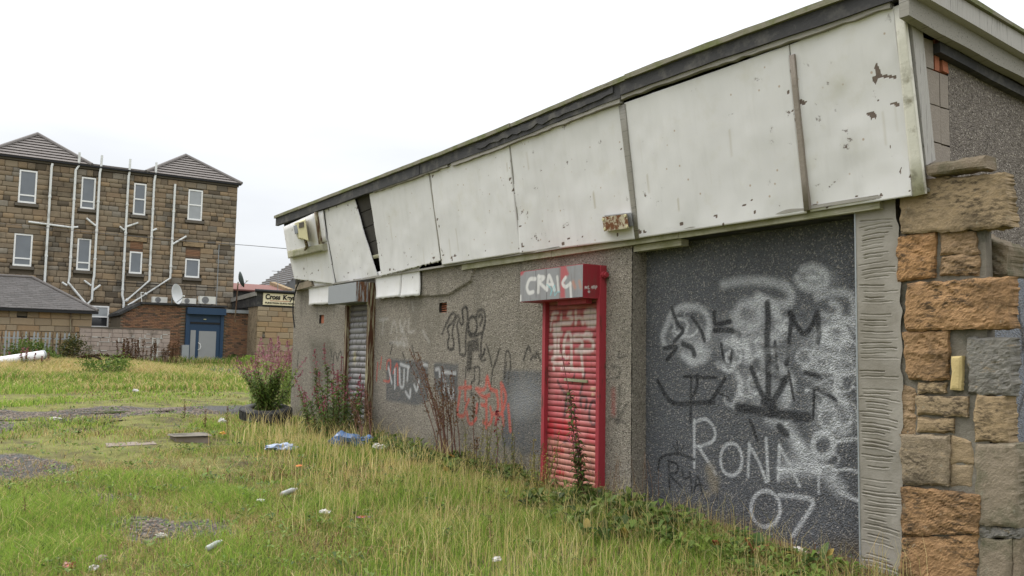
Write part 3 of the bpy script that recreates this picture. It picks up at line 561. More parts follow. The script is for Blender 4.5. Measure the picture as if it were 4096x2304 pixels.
# ---- ragged stone pier: the broken end of an older wall
core = MB().box(-3.86, -3.16, W-.002, W+.14, -.3, 2.62, jit=.02).box(-3.86, -3.42, W+.14, W+.4, -.3, 2.60).box(-3.60, -3.34, W+.05, W+.3, 2.6, 2.96).obj('stone_pier', mat['mortar'], unit)
A7, A8 = sc(3400, 500, 1.6106), sc(3300, 1200, 1.3127)
def rough_stone(quad, m, proud=.03, depth=.3, amp=.016, n=10, name='stone', tone=None, setback=0):
    TL, TR, BR, BL = [onY(p, W-proud+setback) for p in quad]; cen_ = (TL+TR+BR+BL)/4
    if name == 'stone': TL, TR, BR, BL = [cen_+(q-cen_)*(1+.012/max(.1, abs(TR[0]-TL[0]))) for q in (TL, TR, BR, BL)]
    G_ = .015; nu, nv = max(6, int(np.hypot(*(TR-TL)[[0, 2]])/G_)), max(6, int(np.hypot(*(TL-BL)[[0, 2]])/G_))
    s = np.linspace(0, 1, nu); t = np.linspace(0, 1, nv); S, T = np.meshgrid(s, t)
    Pq = (BL[None, None]*(1-S[..., None])*(1-T[..., None])+BR*(S*(1-T))[..., None]+TR*(S*T)[..., None]+TL*((1-S)*T)[..., None])
    e = np.minimum(np.minimum(S, 1-S)*nu*G_, np.minimum(T, 1-T)*nv*G_); rnd_ = (.006+.03*vnoise(Pq[..., 0], Pq[..., 2], 11, 5)**2)*np.clip(1-e/.022, 0, 1)**1.3
    sd = random.randint(0, 999); nzv = 1-np.abs(2*vnoise(Pq[..., 0], Pq[..., 2], 8, sd)-1)*1.1-.55*np.abs(2*vnoise(Pq[..., 0], Pq[..., 2], 21, sd+9)-1)+.35*(rng.random(S.shape)-.5)-.5
    ct, st_ = math.cos(.6), math.sin(.6); rx_, rz_ = Pq[..., 0]*ct-Pq[..., 2]*st_, Pq[..., 0]*st_+Pq[..., 2]*ct; pit = vnoise(rx_*14, rz_*36, 1, sd+5)+.5*vnoise(rx_*30, rz_*60, 1, sd+6)
    Pq[..., 1] += rnd_-nzv*amp*.75+(amp > .015)*.022*np.clip(pit-.62, 0, 1)*np.clip(e/.02, 0, 1)*sstep(.35, .6, vnoise(Pq[..., 0], Pq[..., 2], 4, sd+21))
    jig = (name == 'stone')*(1-np.clip(e/.03, 0, 1))*.016*(fnoise(Pq[..., 0], Pq[..., 2], 16, sd+3)-.5)*2; Pq[..., 0] += jig; Pq[..., 2] += jig
    vs = Pq.reshape(-1, 3); ii = np.arange(nu*nv).reshape(nv, nu); fs = [tuple(q) for q in np.stack([ii[:-1, :-1], ii[:-1, 1:], ii[1:, 1:], ii[1:, :-1]], -1).reshape(-1, 4)]
    ring = list(ii[0, :])+list(ii[1:, -1])+list(ii[-1, -2::-1])+list(ii[-2:0:-1, 0]); b = len(vs)
    back = [vs[i]+np.array([random.uniform(-.01, .01), depth, random.uniform(-.008, .008)]) for i in ring]
    vs = list(vs)+back; k = len(ring)
    fs += [(ring[i], ring[(i+1) % k], b+(i+1) % k, b+i) for i in range(k)]+[tuple(b+i for i in range(k))]
    mb = MB(); mb.add(vs, fs); return mb.obj(name, m, core)
NS, SS, GS, MS = mat['near_stone'], mat['smooth_stone'], mat['grey_stone'], mat['moss_stone']
for quad, m_, pr, dp in (
    (A7([(485, 252), (862, 198), (872, 278), (490, 328)]), MS, .12, .4), (A7([(325, 362), (985, 305), (1012, 650), (325, 705)]), SS, .05, .36),
    (A7([(295, 725), (535, 695), (530, 975), (300, 1005)]), NS, .035, .25), (A7([(570, 690), (800, 690), (815, 832), (575, 834)]), NS, .02, .25), (A7([(577, 842), (815, 838), (820, 965), (578, 970)]), NS, .02, .25),
    (A7([(360, 1020), (1005, 980), (1010, 1308), (350, 1325)]), NS, .05, .36), (A8([(400, 170), (635, 165), (640, 415), (430, 415)]), NS, .04, .25), (A8([(745, 205), (960, 205), (962, 498), (748, 485)]), GS, .03, .3),
    (A8([(485, 435), (630, 430), (620, 490), (487, 492)]), SS, .03, .2), (A8([(380, 440), (466, 465), (468, 690), (390, 690)]), NS, .012, .2), (A8([(475, 502), (740, 507), (740, 612), (480, 602)]), SS, .035, .2),
    (A8([(478, 617), (670, 622), (665, 700), (478, 697)]), SS, .025, .2), (A8([(790, 505), (940, 512), (952, 745), (782, 738)]), SS, .03, .3), (A8([(390, 707), (645, 714), (645, 970), (402, 968)]), SS, .035, .25),
    (A8([(655, 708), (772, 742), (774, 858), (655, 858)]), SS, .012, .2), (A8([(655, 868), (774, 868), (770, 985), (657, 978)]), SS, .01, .2), (A8([(785, 757), (1000, 762), (1012, 1188), (800, 1172)]), MS, .03, .3),
    (A8([(400, 982), (815, 1022), (792, 1228), (402, 1238)]), NS, .045, .3), (A8([(405, 1247), (792, 1238), (792, 1480), (380, 1480)]), NS, .03, .3), (A8([(802, 1192), (1020, 1205), (1020, 1252), (802, 1242)]), GS, .02, .25),
    (A8([(805, 1257), (972, 1262), (970, 1480), (805, 1480)]), MS, .02, .25), (A8([(980, 1262), (1035, 1262), (1035, 1480), (980, 1480)]), MS, .01, .25)):
    rough_stone(quad, m_, pr, min(dp, .13), amp=.017 if m_ in (NS, GS) else .007)
rough_stone(A7([(805, 705), (1015, 780), (1000, 965), (835, 972)]), MS, 0, .25, setback=.16)
rough_stone(A8([(660, 295), (715, 293), (710, 475), (652, 472)]), mat['yellow_brick'], .045, .2, amp=.002, name='brick')
# ---- gable wall seen edge-on to the right
XGb = -3.57
U, V, Fq, nu, nv = wall_grid(6.42, 13.4, -.3, 4.3, .03)
P = np.stack([U, V], -1); pa = Paint(P)
pa.poly([(6.4, -.5), (13.5, -.5), (13.5, 2.62), (6.4, 2.5)], (.22, .25, .30), .8, .06)
for k in range(14): pa.stroke([(7.0+random.uniform(0, 1.2), random.uniform(.4, 2.4)), (7.0+random.uniform(0, 1.2), random.uniform(.4, 2.4))], .04, BK, .7, .5)
np_mesh('gable_wall', np.stack([np.full(len(U), XGb)+rng.random(len(U))*.008, U, V], -1), Fq, mat['gable'], unit, cols=pa.c)
zt = 2.98
for k, (z0, z1) in enumerate(((2.98, 3.27), (3.28, 3.56), (3.57, 3.83), (3.84, 4.06))):
    MB().box(XGb-.12, XGb+.012, 6.0, 6.28 if k < 3 else 6.2, z0, z1, jit=.003).obj('block', mat['block'], unit)
    if k < 3: MB().box(XGb-.12, XGb+.006, 6.295, 6.415, z0, z1, jit=.003).obj('block', mat['block'], unit)
MB().box(XGb-.05, XGb+.01, 6.23, 6.29, 3.84, 4.08, jit=.004).obj('brick', mat['clay'], unit)
MB().box(XGb-.05, XGb+.012, 6.33, 6.41, 3.85, 3.94, jit=.004).obj('brick', mat['clay'], unit)
# ---- fascia panels
def panel(quad, m, off=0, n=72, buckle=.014, curl=.012, name='fascia_panel', th=.012, parent=None, ragged=0, chips=()):
    TL, TR, BR, BL = [onF(p, off) for p in quad]; S, T = np.meshgrid(np.linspace(0, 1, n), np.linspace(0, 1, n))
    Pq = (BL*((1-S)*(1-T))[..., None]+BR*(S*(1-T))[..., None]+TR*(S*T)[..., None]+TL*((1-S)*T)[..., None])
    sd = random.randint(0, 999); b = (fnoise(Pq[..., 0], Pq[..., 2], 1.7, sd)-.5)*2*buckle+curl*np.clip(1-T/.3, 0, 1)**2*(-.5+2.2*vnoise(Pq[..., 0], 0*S, 1.7, sd))
    Pq = Pq-NF*b[..., None]
    if ragged: Pq[0, :, 2] += (rng.random(n)-.5)*ragged
    vs = Pq.reshape(-1, 3); ii = np.arange(n*n).reshape(n, n); fs = [tuple(q) for q in np.stack([ii[:-1, :-1], ii[:-1, 1:], ii[1:, 1:], ii[1:, :-1]], -1).reshape(-1, 4)]
    ring = list(ii[0, :])+list(ii[1:, -1])+list(ii[-1, -2::-1])+list(ii[-2:0:-1, 0]); bb = len(vs); k = len(ring)
    vs = list(vs)+[vs[i]+NF*th for i in ring]; fs += [(ring[i], ring[(i+1) % k], bb+(i+1) % k, bb+i) for i in range(k)]
    o = MB().add(vs, fs).obj(name, m, parent or unit, smooth=(n-1)*(n-1))
    if name == 'fascia_panel':                     # places where the paint has come off, and rust runs below the nails
        C = np.zeros((len(vs), 4)); C[:, 3] = 1; P2 = np.array(vs)[:, [0, 2]]; w_, h_ = abs(TR[0]-TL[0]), abs(TL[2]-BL[2])
        polys = [np.array([onF(p, off)[[0, 2]] for p in c]) for c in chips]; rc = random.Random(sd)
        for i in range(int(6*w_)+4):
            x, z = (rc.uniform(min(BL[0], TL[0]), max(TR[0], BR[0])), BL[2]+abs(rc.gauss(0, .10))) if rc.random() < .6 else ((rc.choice([BL[0], BR[0]])+rc.uniform(-.05, .05)), rc.uniform(BL[2], TL[2])); r = rc.uniform(.006, .028); k_ = rc.randint(5, 8)
            polys.append(np.array([(x+r*rc.uniform(.5, 1.8)*math.cos(6.28*j/k_), z+r*rc.uniform(.4, 1.2)*math.sin(6.28*j/k_)) for j in range(k_)]))
        for pg in polys: C[inside(P2, pg), 0] = 1
        for i in range(int(2*w_)+1):
            x, z = rc.uniform(TL[0], BR[0]), rc.uniform(BL[2]+.2, TL[2]-.05); d = dist_poly(P2, [(x, z), (x, z-rc.uniform(.06, .3))]); C[:, 1] = np.maximum(C[:, 1], rc.uniform(.3, 1)*np.clip(1-d/.022, 0, 1))
        a = o.data.color_attributes.new('col', 'FLOAT_COLOR', 'POINT'); a.data.foreach_set('color', C.astype(np.float32).ravel())
    return o
PM = mat['panel']
panel([(1131, 909), (1289, 842), (1341, 1136), (1178, 1116)], PM, 0, ragged=.03)
panel([(1292, 841), (1415, 792), (1509, 1104), (1346, 1137)], PM, .002, buckle=.02)
panel([(1477, 768), (1713, 680), (1765, 1044), (1527, 1105)], PM, .0, ragged=.03)
panel([(1716, 679), (2034, 567), (2082, 1012), (1772, 1060)], PM, .01)
panel([(2037, 566), (2478, 418), (2542, 956), (2086, 1013)], PM, .0)
panel([(2496, 412), (3154, 180), (3224, 853), (2553, 953)], PM, .006, buckle=.012, n=84)
TU = sc(3300, 0, 1.8116)
panel([(3158, 179), (3577, 26), (3654, 783), (3236, 848)], PM, .002, buckle=.022, curl=.02, n=110, chips=(TU([(375, 455), (398, 500), (408, 540), (515, 550), (515, 572), (400, 560), (378, 572), (366, 614), (348, 602), (343, 562), (370, 545), (358, 490)]),
    TU([(292, 820), (325, 812), (345, 800), (370, 830), (362, 868), (345, 848), (328, 868), (318, 838), (300, 834)]), TU([(465, 755), (500, 736), (538, 748), (538, 768), (510, 772), (490, 756)]), TU([(370, 725), (392, 718), (385, 738)]), TU([(468, 1055), (482, 1062), (474, 1080)]), TU([(540, 1245), (560, 1215), (556, 1270)]),
    sc(3360, 720, 3.6225)([(440, 292), (490, 245), (525, 230), (535, 268)]), sc(3360, 720, 3.6225)([(545, 268), (590, 200), (645, 206), (600, 250)]), sc(1600, 100, 1.288)([(2058, 382), (2098, 394), (2086, 414), (2064, 408)]), sc(1600, 100, 1.288)([(2185, 945), (2230, 910), (2215, 935)])))
panel([(3575, 28), (3612, 13), (3700, 775), (3650, 786)], mat['trim_white'], .016, n=6, buckle=.002, curl=0, name='end_trim', th=.03)
panel([(2474, 424), (2499, 415), (2556, 954), (2540, 957)], mat['old_wood'], .012, n=6, buckle=.004, curl=0, name='batten', th=.03)
panel([(3156, 222), (3176, 216), (3237, 838), (3216, 845)], mat['block'], .022, n=6, buckle=.003, curl=0, name='batten', th=.03)
panel([(1712, 684), (1718, 682), (1770, 1048), (1763, 1050)], mat['old_wood'], .006, n=5, buckle=.002, curl=0, name='batten', th=.02)
panel([(2032, 572), (2039, 570), (2088, 1010), (2080, 1012)], mat['old_wood'], .004, n=5, buckle=.002, curl=0, name='batten', th=.02)
# broken sign tray at the far end with its ledge, and a patch board beside it
tray = panel([(1133, 908), (1257, 852), (1284, 1000), (1152, 1030)], PM, .06, n=8, buckle=.004, curl=0, name='sign_tray', th=.06)
panel([(1150, 1004), (1288, 975), (1291, 1003), (1152, 1034)], mat['cream_wood'], .10, n=5, buckle=.003, curl=0, name='ledge', th=.1, parent=tray)
panel([(1256, 850), (1262, 848), (1286, 1000), (1278, 1002)], mat['rust_frame'], .075, n=5, buckle=.002, curl=0, name='edge_strip', th=.07, parent=tray)
panel([(1264, 848), (1291, 842), (1305, 965), (1282, 971)], PM, .03, n=6, buckle=.003, curl=0, name='patch_board')
# loose sheets hanging below the fascia on the wall
def sheet(quad, off, ragged=.02):
    TL, TR, BR, BL = [onY(p, W-off) for p in quad]; n = 12; S, T = np.meshgrid(np.linspace(0, 1, n), np.linspace(0, 1, n))
    Pq = (BL*((1-S)*(1-T))[..., None]+BR*(S*(1-T))[..., None]+TR*(S*T)[..., None]+TL*((1-S)*T)[..., None]); Pq[..., 1] += .03*(1-T)-.04*np.clip(1-T/.5, 0, 1)**2*(.4+.6*vnoise(Pq[..., 0], 0*S, 4, 3)); Pq[0, :, 2] += (rng.random(n)-.5)*ragged
    vs = Pq.reshape(-1, 3); ii = np.arange(n*n).reshape(n, n); fs = [tuple(q) for q in np.stack([ii[:-1, :-1], ii[:-1, 1:], ii[1:, 1:], ii[1:, :-1]], -1).reshape(-1, 4)]
    ring = list(ii[0, :])+list(ii[1:, -1])+list(ii[-1, -2::-1])+list(ii[-2:0:-1, 0]); b = len(vs); k = len(ring)
    vs = list(vs)+[vs[i]+np.array([0, .01, 0]) for i in ring]; fs += [(ring[i], ring[(i+1) % k], b+(i+1) % k, b+i) for i in range(k)]
    MB().add(vs, fs).obj('loose_sheet', PM, unit, smooth=(n-1)*(n-1))
sheet([(1232, 1122), (1330, 1112), (1327, 1213), (1233, 1220)], .088); sheet([(1496, 1090), (1604, 1066), (1598, 1186), (1503, 1196)], .088); sheet([(1606, 1066), (1676, 1050), (1676, 1182), (1600, 1188)], .09)
# boards behind the fascia, showing through the gap
bk = MB()
for (a, b) in (((1345, 1200), (1345, 1200)),): pass
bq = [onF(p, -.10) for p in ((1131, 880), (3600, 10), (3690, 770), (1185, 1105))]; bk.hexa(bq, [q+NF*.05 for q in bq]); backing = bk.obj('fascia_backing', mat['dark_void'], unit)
gq = [(1405, 800), (1490, 765), (1530, 1015), (1480, 1040)]
for k in range(4):
    def lerp(a, b, t): return (a[0]+(b[0]-a[0])*t, a[1]+(b[1]-a[1])*t)
    t0, t1 = k/4+.006, (k+1)/4-.006
    q = [onF(lerp(gq[0], gq[3], t0), -.055), onF(lerp(gq[1], gq[2], t0), -.055), onF(lerp(gq[1], gq[2], t1), -.055), onF(lerp(gq[0], gq[3], t1), -.055)]
    MB().hexa(q, [p+NF*.04 for p in q]).obj('block', mat['dark_block'], backing)
panel([(1488, 1022), (1517, 1015), (1520, 1030), (1493, 1036)], mat['cream_wood'], -.02, n=4, buckle=.004, curl=0, name='batten', th=.03)
# ---- soffit strip and lintel timbers under the fascia
MB().box(-17.0, XE+.01, 5.99, 6.13, 2.872, 2.90).obj('soffit', mat['old_wood'], unit)
for x0, x1 in ((-10.30, -8.2), (-8.195, -6.1), (-6.095, -3.92)): MB().box(x0, x1, 6.035, 6.085, 2.80, 2.872, jit=.004).obj('lintel_board', mat['cream_wood'], unit)
MB().box(-6.82, -6.12, 6.10, 6.2, 2.735, 2.80, jit=.003).obj('lintel_board', mat['cream_wood'], unit)
MB().box(-6.82, XP, 6.10, 6.36, 2.80, 2.86).obj('opening_lintel', mat['felt'], unit)
cb = [onY(p, 5.97) for p in ((1180, 1140), (1241, 1118), (1249, 1144), (1180, 1162))]; MB().hexa(cb, [q+np.array([0, .2, 0]) for q in cb]).obj('corbel', mat['moss_stone'], unit)
# ---- roof: felt fascia board, mossy drip trim in lengths, deck, verge boards
def ztop(x): return 4.40+.06*math.exp(-((x+6.2)/2.4)**2)
def strip(x0, x1, y0, y1, dz0, dz1, m, name, jit=.0, n=14, wob=.0):
    mb = MB(); q = []
    for i in range(n+1):
        x = x0+(x1-x0)*i/n; z = ztop(x); w1, w2 = random.uniform(-wob, wob), random.uniform(-wob, wob)
        q.append([(x, y0, z+dz0+w1), (x, y0, z+dz1+w2), (x, y1, z+dz1+w2), (x, y1, z+dz0+w1)])
    for a, b in zip(q[:-1], q[1:]): mb.add(a+b, [(0, 1, 5, 4), (1, 2, 6, 5), (2, 3, 7, 6), (3, 0, 4, 7)])
    mb.add(q[0], [(0, 1, 2, 3)]); mb.add(q[-1], [(3, 2, 1, 0)]); return mb.obj(name, m, unit)
strip(-17.3, -11.0, 5.70, 5.76, -.19, -.028, mat['felt'], 'fascia_board', wob=.006); strip(-10.99, -6.6, 5.705, 5.76, -.185, -.03, mat['felt'], 'fascia_board', wob=.006); strip(-6.59, -3.5, 5.695, 5.76, -.16, -.03, mat['felt'], 'fascia_board', wob=.006)
for x0, x1, y in ((-17.34, -12.6, 5.672), (-12.59, -8.6, 5.668), (-8.59, -6.5, 5.675), (-6.49, -3.40, 5.664)): strip(x0, x1, y, 5.79, -.03+random.uniform(-.004, .004), .012+random.uniform(0, .012), mat['moss_wood'], 'drip_trim', wob=.003)
for x0, x1, d in ((-12.6, -10.2, -.205), (-10.1, -6.62, -.225), (-6.6, -3.6, -.20)): strip(x0, x1, 5.715, 5.77, d, d+.045, mat['old_wood'], 'rotten_batten', wob=.008, n=30)
strip(-9.4, -6.7, 5.69, 5.705, -.13, -.06, mat['felt'], 'peeling_felt', wob=.02, n=26)
mb = MB(); mb.hexa([(-17.3, 5.72, 4.40), (-3.42, 5.72, 4.42), (-3.42, 13.6, 3.76), (-17.3, 13.6, 3.74)], [(-17.3, 5.72, 4.33), (-3.42, 5.72, 4.35), (-3.42, 13.6, 3.69), (-17.3, 13.6, 3.67)]); mb.obj('roof_deck', mat['felt_roof'], unit)
sl = -.085
def verge(x0, x1, z0, z1, m, name, y0=5.67, y1=13.6, n=20, wob=.004):
    mb = MB(); q = []
    for i in range(n+1):
        y = y0+(y1-y0)*i/n; dz = sl*(y-5.67); a, b = random.uniform(-wob, wob), random.uniform(-wob, wob); q.append([(x0, y, z0+dz+a), (x1, y, z0+dz+a), (x1, y, z1+dz+b), (x0, y, z1+dz+b)])
    for a, b in zip(q[:-1], q[1:]): mb.add(a+b, [(0, 1, 5, 4), (1, 2, 6, 5), (2, 3, 7, 6), (3, 0, 4, 7)])
    mb.add(q[0], [(0, 1, 2, 3)]); mb.add(q[-1], [(3, 2, 1, 0)]); return mb.obj(name, m, unit)
verge(-3.50, -3.335, 4.395, 4.43, mat['moss_wood'], 'verge_trim'); verge(-3.44, -3.36, 4.245, 4.392, mat['gable_wood'], 'verge_board'); verge(-3.50, -3.425, 4.09, 4.242, mat['old_wood'], 'verge_board', wob=.008)
verge(-3.62, -3.50, 4.0, 4.08, mat['felt'], 'verge_shade_board', y0=6.2)  # black band standing in for the shadow below the verge
# weathered board closing the end of the fascia
eb = [(3641, 62), (3690, 92), (3745, 640), (3704, 662)]; X_ = XE+.012
q = [onX(p, X_) for p in eb]
for i in range(3):
    a0, a1 = i/3+.01, (i+1)/3-.01
    qa = [q[0]+(q[1]-q[0])*a0, q[0]+(q[1]-q[0])*a1, q[3]+(q[2]-q[3])*a1, q[3]+(q[2]-q[3])*a0]; dx = random.uniform(-.006, .006)
    MB().hexa([p+np.array([dx, 0, 0]) for p in qa], [p+np.array([-.03, 0, 0]) for p in qa]).obj('end_board', mat['gable_wood'], unit)

# ---- roller shutters
def shutter(name, xl, xr_, z0, z1, yface, npitch, prof, m_frame, paintfn, guide=.055, gd=.10, label=None):
    mb = MB()
    mb.box(xl, xl+guide, W-gd, W-.004, z0-.1, z1); mb.box(xr_-guide, xr_, W-gd, W-.004, z0-.1, z1)
    fr = mb.obj(name, m_frame, unit)
    if label: fr['label'] = label
    ns = int(round((z1-z0)/npitch)); ph = (z1-z0)/ns; nx = 64
    for k in range(ns):
        a = z0+ph*k; vs = []; pr = prof(ph)
        for i in range(nx+1):
            x = xl+guide+(xr_-xl-2*guide)*i/nx
            for (dy, dz) in pr: vs.append((x, yface+dy, a+dz))
        npf = len(pr); ii = np.arange((nx+1)*npf).reshape(nx+1, npf)
        Fq = np.stack([ii[:-1, :-1], ii[1:, :-1], ii[1:, 1:], ii[:-1, 1:]], -1).reshape(-1, 4)
        vs = np.array(vs); np_mesh('slat', vs, Fq, mat['slat'], fr, cols=paintfn(vs))
    return fr
red_q = dict(l=onY((2167, 1500), W-.1)[0], r=onY((2425, 1500), W)[0], z1=onY((2300, 1190), W-.1)[2])
R1, R2 = sc(2100, 1150, 4.14), sc(2100, 1450, 3.22); YR = W-.045; KR = .00125; KR2 = .0014
def flat_prof(ph): return [(.007, 0), (.007, .005), (0, .006), (0, ph*.5), (0, ph-.0005), (.007, ph)]
def red_paint(vs):
    P = vs[:, [0, 2]]; p = Paint(P); z = P[:, 1]
    base = np.array([.45, .075, .085])+(np.random.default_rng(int(z.mean()*1000)).random(3)-.5)*np.array([.07, .012, .014])
    p.c[:] = np.append(base, 1); zb = onY(R2([(500, 990)])[0], YR)[2]; zh = onY(R2([(500, 740)])[0], YR)[2]
    t = np.clip((zb-z+.06*(fnoise(P[:, 0], z, 8, 2)-.5))/.03, 0, 1); p.over(t*.95, (.50, .205, .145))
    t = np.clip((z-zb)/.02, 0, 1)*np.clip((zh-z)/.02, 0, 1)*.8; p.over(t, (.44, .012, .02))
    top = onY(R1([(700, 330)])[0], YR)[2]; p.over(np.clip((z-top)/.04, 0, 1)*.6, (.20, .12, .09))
    p.over(.7*sstep(.42, .7, fnoise(P[:, 0], z*.6, 4, 77)), (.44, .15, .14)); p.over(.5*sstep(.6, .75, fnoise(P[:, 0]*3, z, 6, 79)), (.22, .06, .05))
    def st(pts, w, c, a, tr, k): p.stroke(np.array([onY(q, YR)[[0, 2]] for q in tr(pts)]), w*k, c, a, .5)
    for pts, w in (([(440, 540), (470, 430), (540, 420)], 34), ([(430, 590), (425, 720)], 24), ([(440, 500), (520, 500)], 26), ([(600, 450), (595, 550)], 26), ([(760, 410), (710, 460), (780, 500), (770, 570)], 34), ([(840, 390), (840, 610)], 30),
                   ([(850, 520), (900, 490), (940, 530), (960, 600)], 34), ([(1010, 420), (1090, 400), (1160, 430), (1160, 560), (1130, 610)], 60), ([(1000, 500), (1060, 600)], 60), ([(1080, 480), (1100, 600)], 60), ([(480, 640), (600, 600), (740, 590)], 44), ([(500, 700), (570, 680)], 44),
                   ([(500, 780), (500, 1080)], 46), ([(360, 970), (400, 1010), (450, 990)], 34), ([(480, 760), (600, 760)], 44), ([(550, 1070), (560, 860)], 30), ([(640, 1070), (650, 900), (700, 760), (760, 800), (770, 1020)], 34), ([(640, 920), (760, 920)], 26),
                   ([(960, 790), (830, 790), (820, 870), (920, 870), (950, 960), (900, 1020)], 36), ([(1100, 780), (1010, 760), (980, 830), (1080, 850), (1130, 930), (1110, 1030), (1000, 1050), (840, 1050)], 36),
                   ([(600, 1120), (480, 1150), (450, 1210), (520, 1260), (620, 1250)], 32), ([(470, 1330), (480, 1360)], 30), ([(640, 1110), (680, 1170), (720, 1150)], 30), ([(770, 1100), (780, 1340), (920, 1360)], 34), ([(600, 1340), (780, 1340)], 30), ([(930, 1080), (950, 1300), (965, 1449)], 30)):
        st(pts, w*1.1, (.64, .54, .48), .9, R1, KR)
    for pts, w in (([(510, 690), (540, 420), (570, 420), (600, 680)], 30), ([(520, 530), (600, 530)], 26), ([(720, 560), (715, 470), (750, 440), (795, 480), (780, 600)], 30), ([(640, 640), (650, 560)], 22), (ell((882, 650), 55, 150), 26), ([(420, 240), (480, 350), (530, 410)], 24), ([(770, 140), (750, 250), (710, 400)], 24), ([(640, 150), (610, 260)], 24), ([(640, 1050), (690, 1160), (670, 1220)], 40), ([(560, 770), (580, 820)], 16), ([(480, 1040), (530, 1010)], 16)):
        st(pts, w, (.03, .022, .025), .85, R2, KR2)
    for pts, w in (([(390, 1130), (480, 1140)], 50), ([(380, 1160), (385, 1320)], 10), ([(420, 1400), (500, 1430)], 50), ([(380, 1449), (440, 1440)], 30)): st(pts, w, (.42, .02, .022), .85, R2, KR2)
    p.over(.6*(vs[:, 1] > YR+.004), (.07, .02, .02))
    for pts, w in (([(270, 700), (300, 730)], 20), ([(540, 745), (560, 750)], 18), ([(850, 330), (900, 340)], 18), ([(860, 420), (900, 430)], 14)): st(pts, w, (.62, .5, .3), .8, R2, KR2)
    return p.c
rs = shutter('roller_shutter', red_q['l'], red_q['r'], .06, red_q['z1'], YR, .0655, flat_prof, mat['red_paint'], red_paint, label='red painted roller shutter with white and black tags')
xl, xr_ = red_q['l'], red_q['r']
lp = [onY(p, YR-.02) for p in R2([(505, 200), (795, 225), (793, 262), (503, 235)])]; MB().hexa(lp, [q+np.array([0, .02, 0]) for q in lp]).obj('letter_plate', mat['cream_wood'], rs)
# shutter box: grey front with the name sprayed on, red end
bx0, bx1 = onY((2081, 1140), W-.32)[0], onY((2331, 1120), W-.32)[0]; bz0, bz1 = onY((2331, 1187), W-.32)[2], onY((2331, 1057), W-.32)[2]
def face_grid(o, du, dv, nu, nv):
    S, T = np.meshgrid(np.linspace(0, 1, nu), np.linspace(0, 1, nv)); o, du, dv = map(np.array, (o, du, dv))
    Pq = o+du*S[..., None]+dv*T[..., None]; ii = np.arange(nu*nv).reshape(nv, nu)
    return Pq.reshape(-1, 3), np.stack([ii[:-1, :-1], ii[:-1, 1:], ii[1:, 1:], ii[1:, :-1]], -1).reshape(-1, 4)
YB = W-.32; Z6 = sc(2000, 950, 3.623)
vs, fs = face_grid((bx0, YB, bz0), (bx1-bx0, 0, 0), (0, 0, bz1-bz0), 110, 50)
p = Paint(vs[:, [0, 2]]); p.c[:] = (.255, .262, .265, 1)
def st6(pts, w, c, a=.9, soft=.35): p.stroke(np.array([onY(q, YB)[[0, 2]] for q in Z6(pts)]), w*.00115, c, a, soft)
p.poly(np.array([onY(q, YB)[[0, 2]] for q in Z6([(875, 400), (950, 400), (1000, 530), (930, 600), (945, 880), (870, 880)])]), (.42, .07, .08), .9, .015)
p.poly(np.array([onY(q, YB)[[0, 2]] for q in Z6([(280, 490), (360, 480), (330, 540), (280, 560)])]), (.42, .05, .06), .9, .015)
for x in (520, 672): st6([(x, 450), (x+5, 900)], 7, (.05, .05, .05), .8)
for pts, w in (([(510, 600), (430, 610), (390, 720), (420, 800), (480, 790)], 42), ([(555, 790), (560, 560)], 42), ([(555, 570), (640, 580), (580, 650), (660, 740)], 38), ([(680, 760), (710, 550), (790, 760)], 38), ([(690, 680), (770, 680)], 30), ([(830, 570), (850, 770)], 34), ([(950, 580), (905, 660), (950, 715), (1020, 670)], 36), ([(1018, 660), (1030, 865)], 34), ([(298, 850), (298, 920)], 30)): st6(pts, w, (.66, .65, .62))
for pts in ([(680, 680), (740, 750), (730, 840), (790, 690), (790, 840), (830, 790), (870, 790)],): st6(pts, 9, (.2, .5, .52), .9)
st6([(1060, 650), (1085, 720)], 40, (.55, .22, .12), .6, .9); st6([(1150, 640), (1170, 720)], 36, (.55, .22, .12), .5, .9)
box = np_mesh('shutter_box', vs, fs, mat['slat'], rs, cols=p.c)
vs, fs = face_grid((bx1, YB, bz0), (0, .31, 0), (0, 0, bz1-bz0), 60, 50); p = Paint(vs[:, [1, 2]]); p.c[:] = (.30, .018, .03, 1)
for pts in ([(1232, 740), (1235, 710), (1255, 735), (1258, 710)], [(1270, 715), (1285, 705), (1275, 740), (1300, 742)], [(1340, 705), (1325, 720), (1340, 740)], [(1325, 720), (1340, 720)], ell((1362, 718), 12, 16), [(1385, 745), (1390, 700), (1405, 712), (1390, 728)], ell((1290, 785), 12, 10)):
    p.stroke(np.array([onX(q, bx1)[[1, 2]] for q in Z6(pts)]), .0105, (.75, .7, .68), .95, .4)
np_mesh('shutter_box_end', vs, fs, mat['slat'], rs, cols=p.c)
MB().box(bx0, bx1, YB+.012, W-.006, bz1, bz1+.008).box(bx0, bx1, YB+.012, W-.006, bz0-.008, bz0).box(bx0, bx0+.008, YB+.012, W-.006, bz0, bz1).obj('box_casing', mat['red_paint'], rs)
MB().box(bx1-.62, bx1-.1, W-.19, W-.11, bz0-.06, bz0-.008).obj('box_lip', mat['red_paint'], rs)
MB().tube([(xr_, W-.05, bz1-.1), (xr_+.035, W-.05, bz1-.1)], .04, 10).tube([(xr_+.035, W-.05, bz1-.1), (xr_+.06, W-.05, bz1-.1)], .028, 8).obj('winding_boss', mat['red_paint'], rs)
MB().box(xr_-.02, xr_, W-.09, W-.004, red_q['z1'], bz1+.006).obj('guide_head', mat['red_paint'], rs)
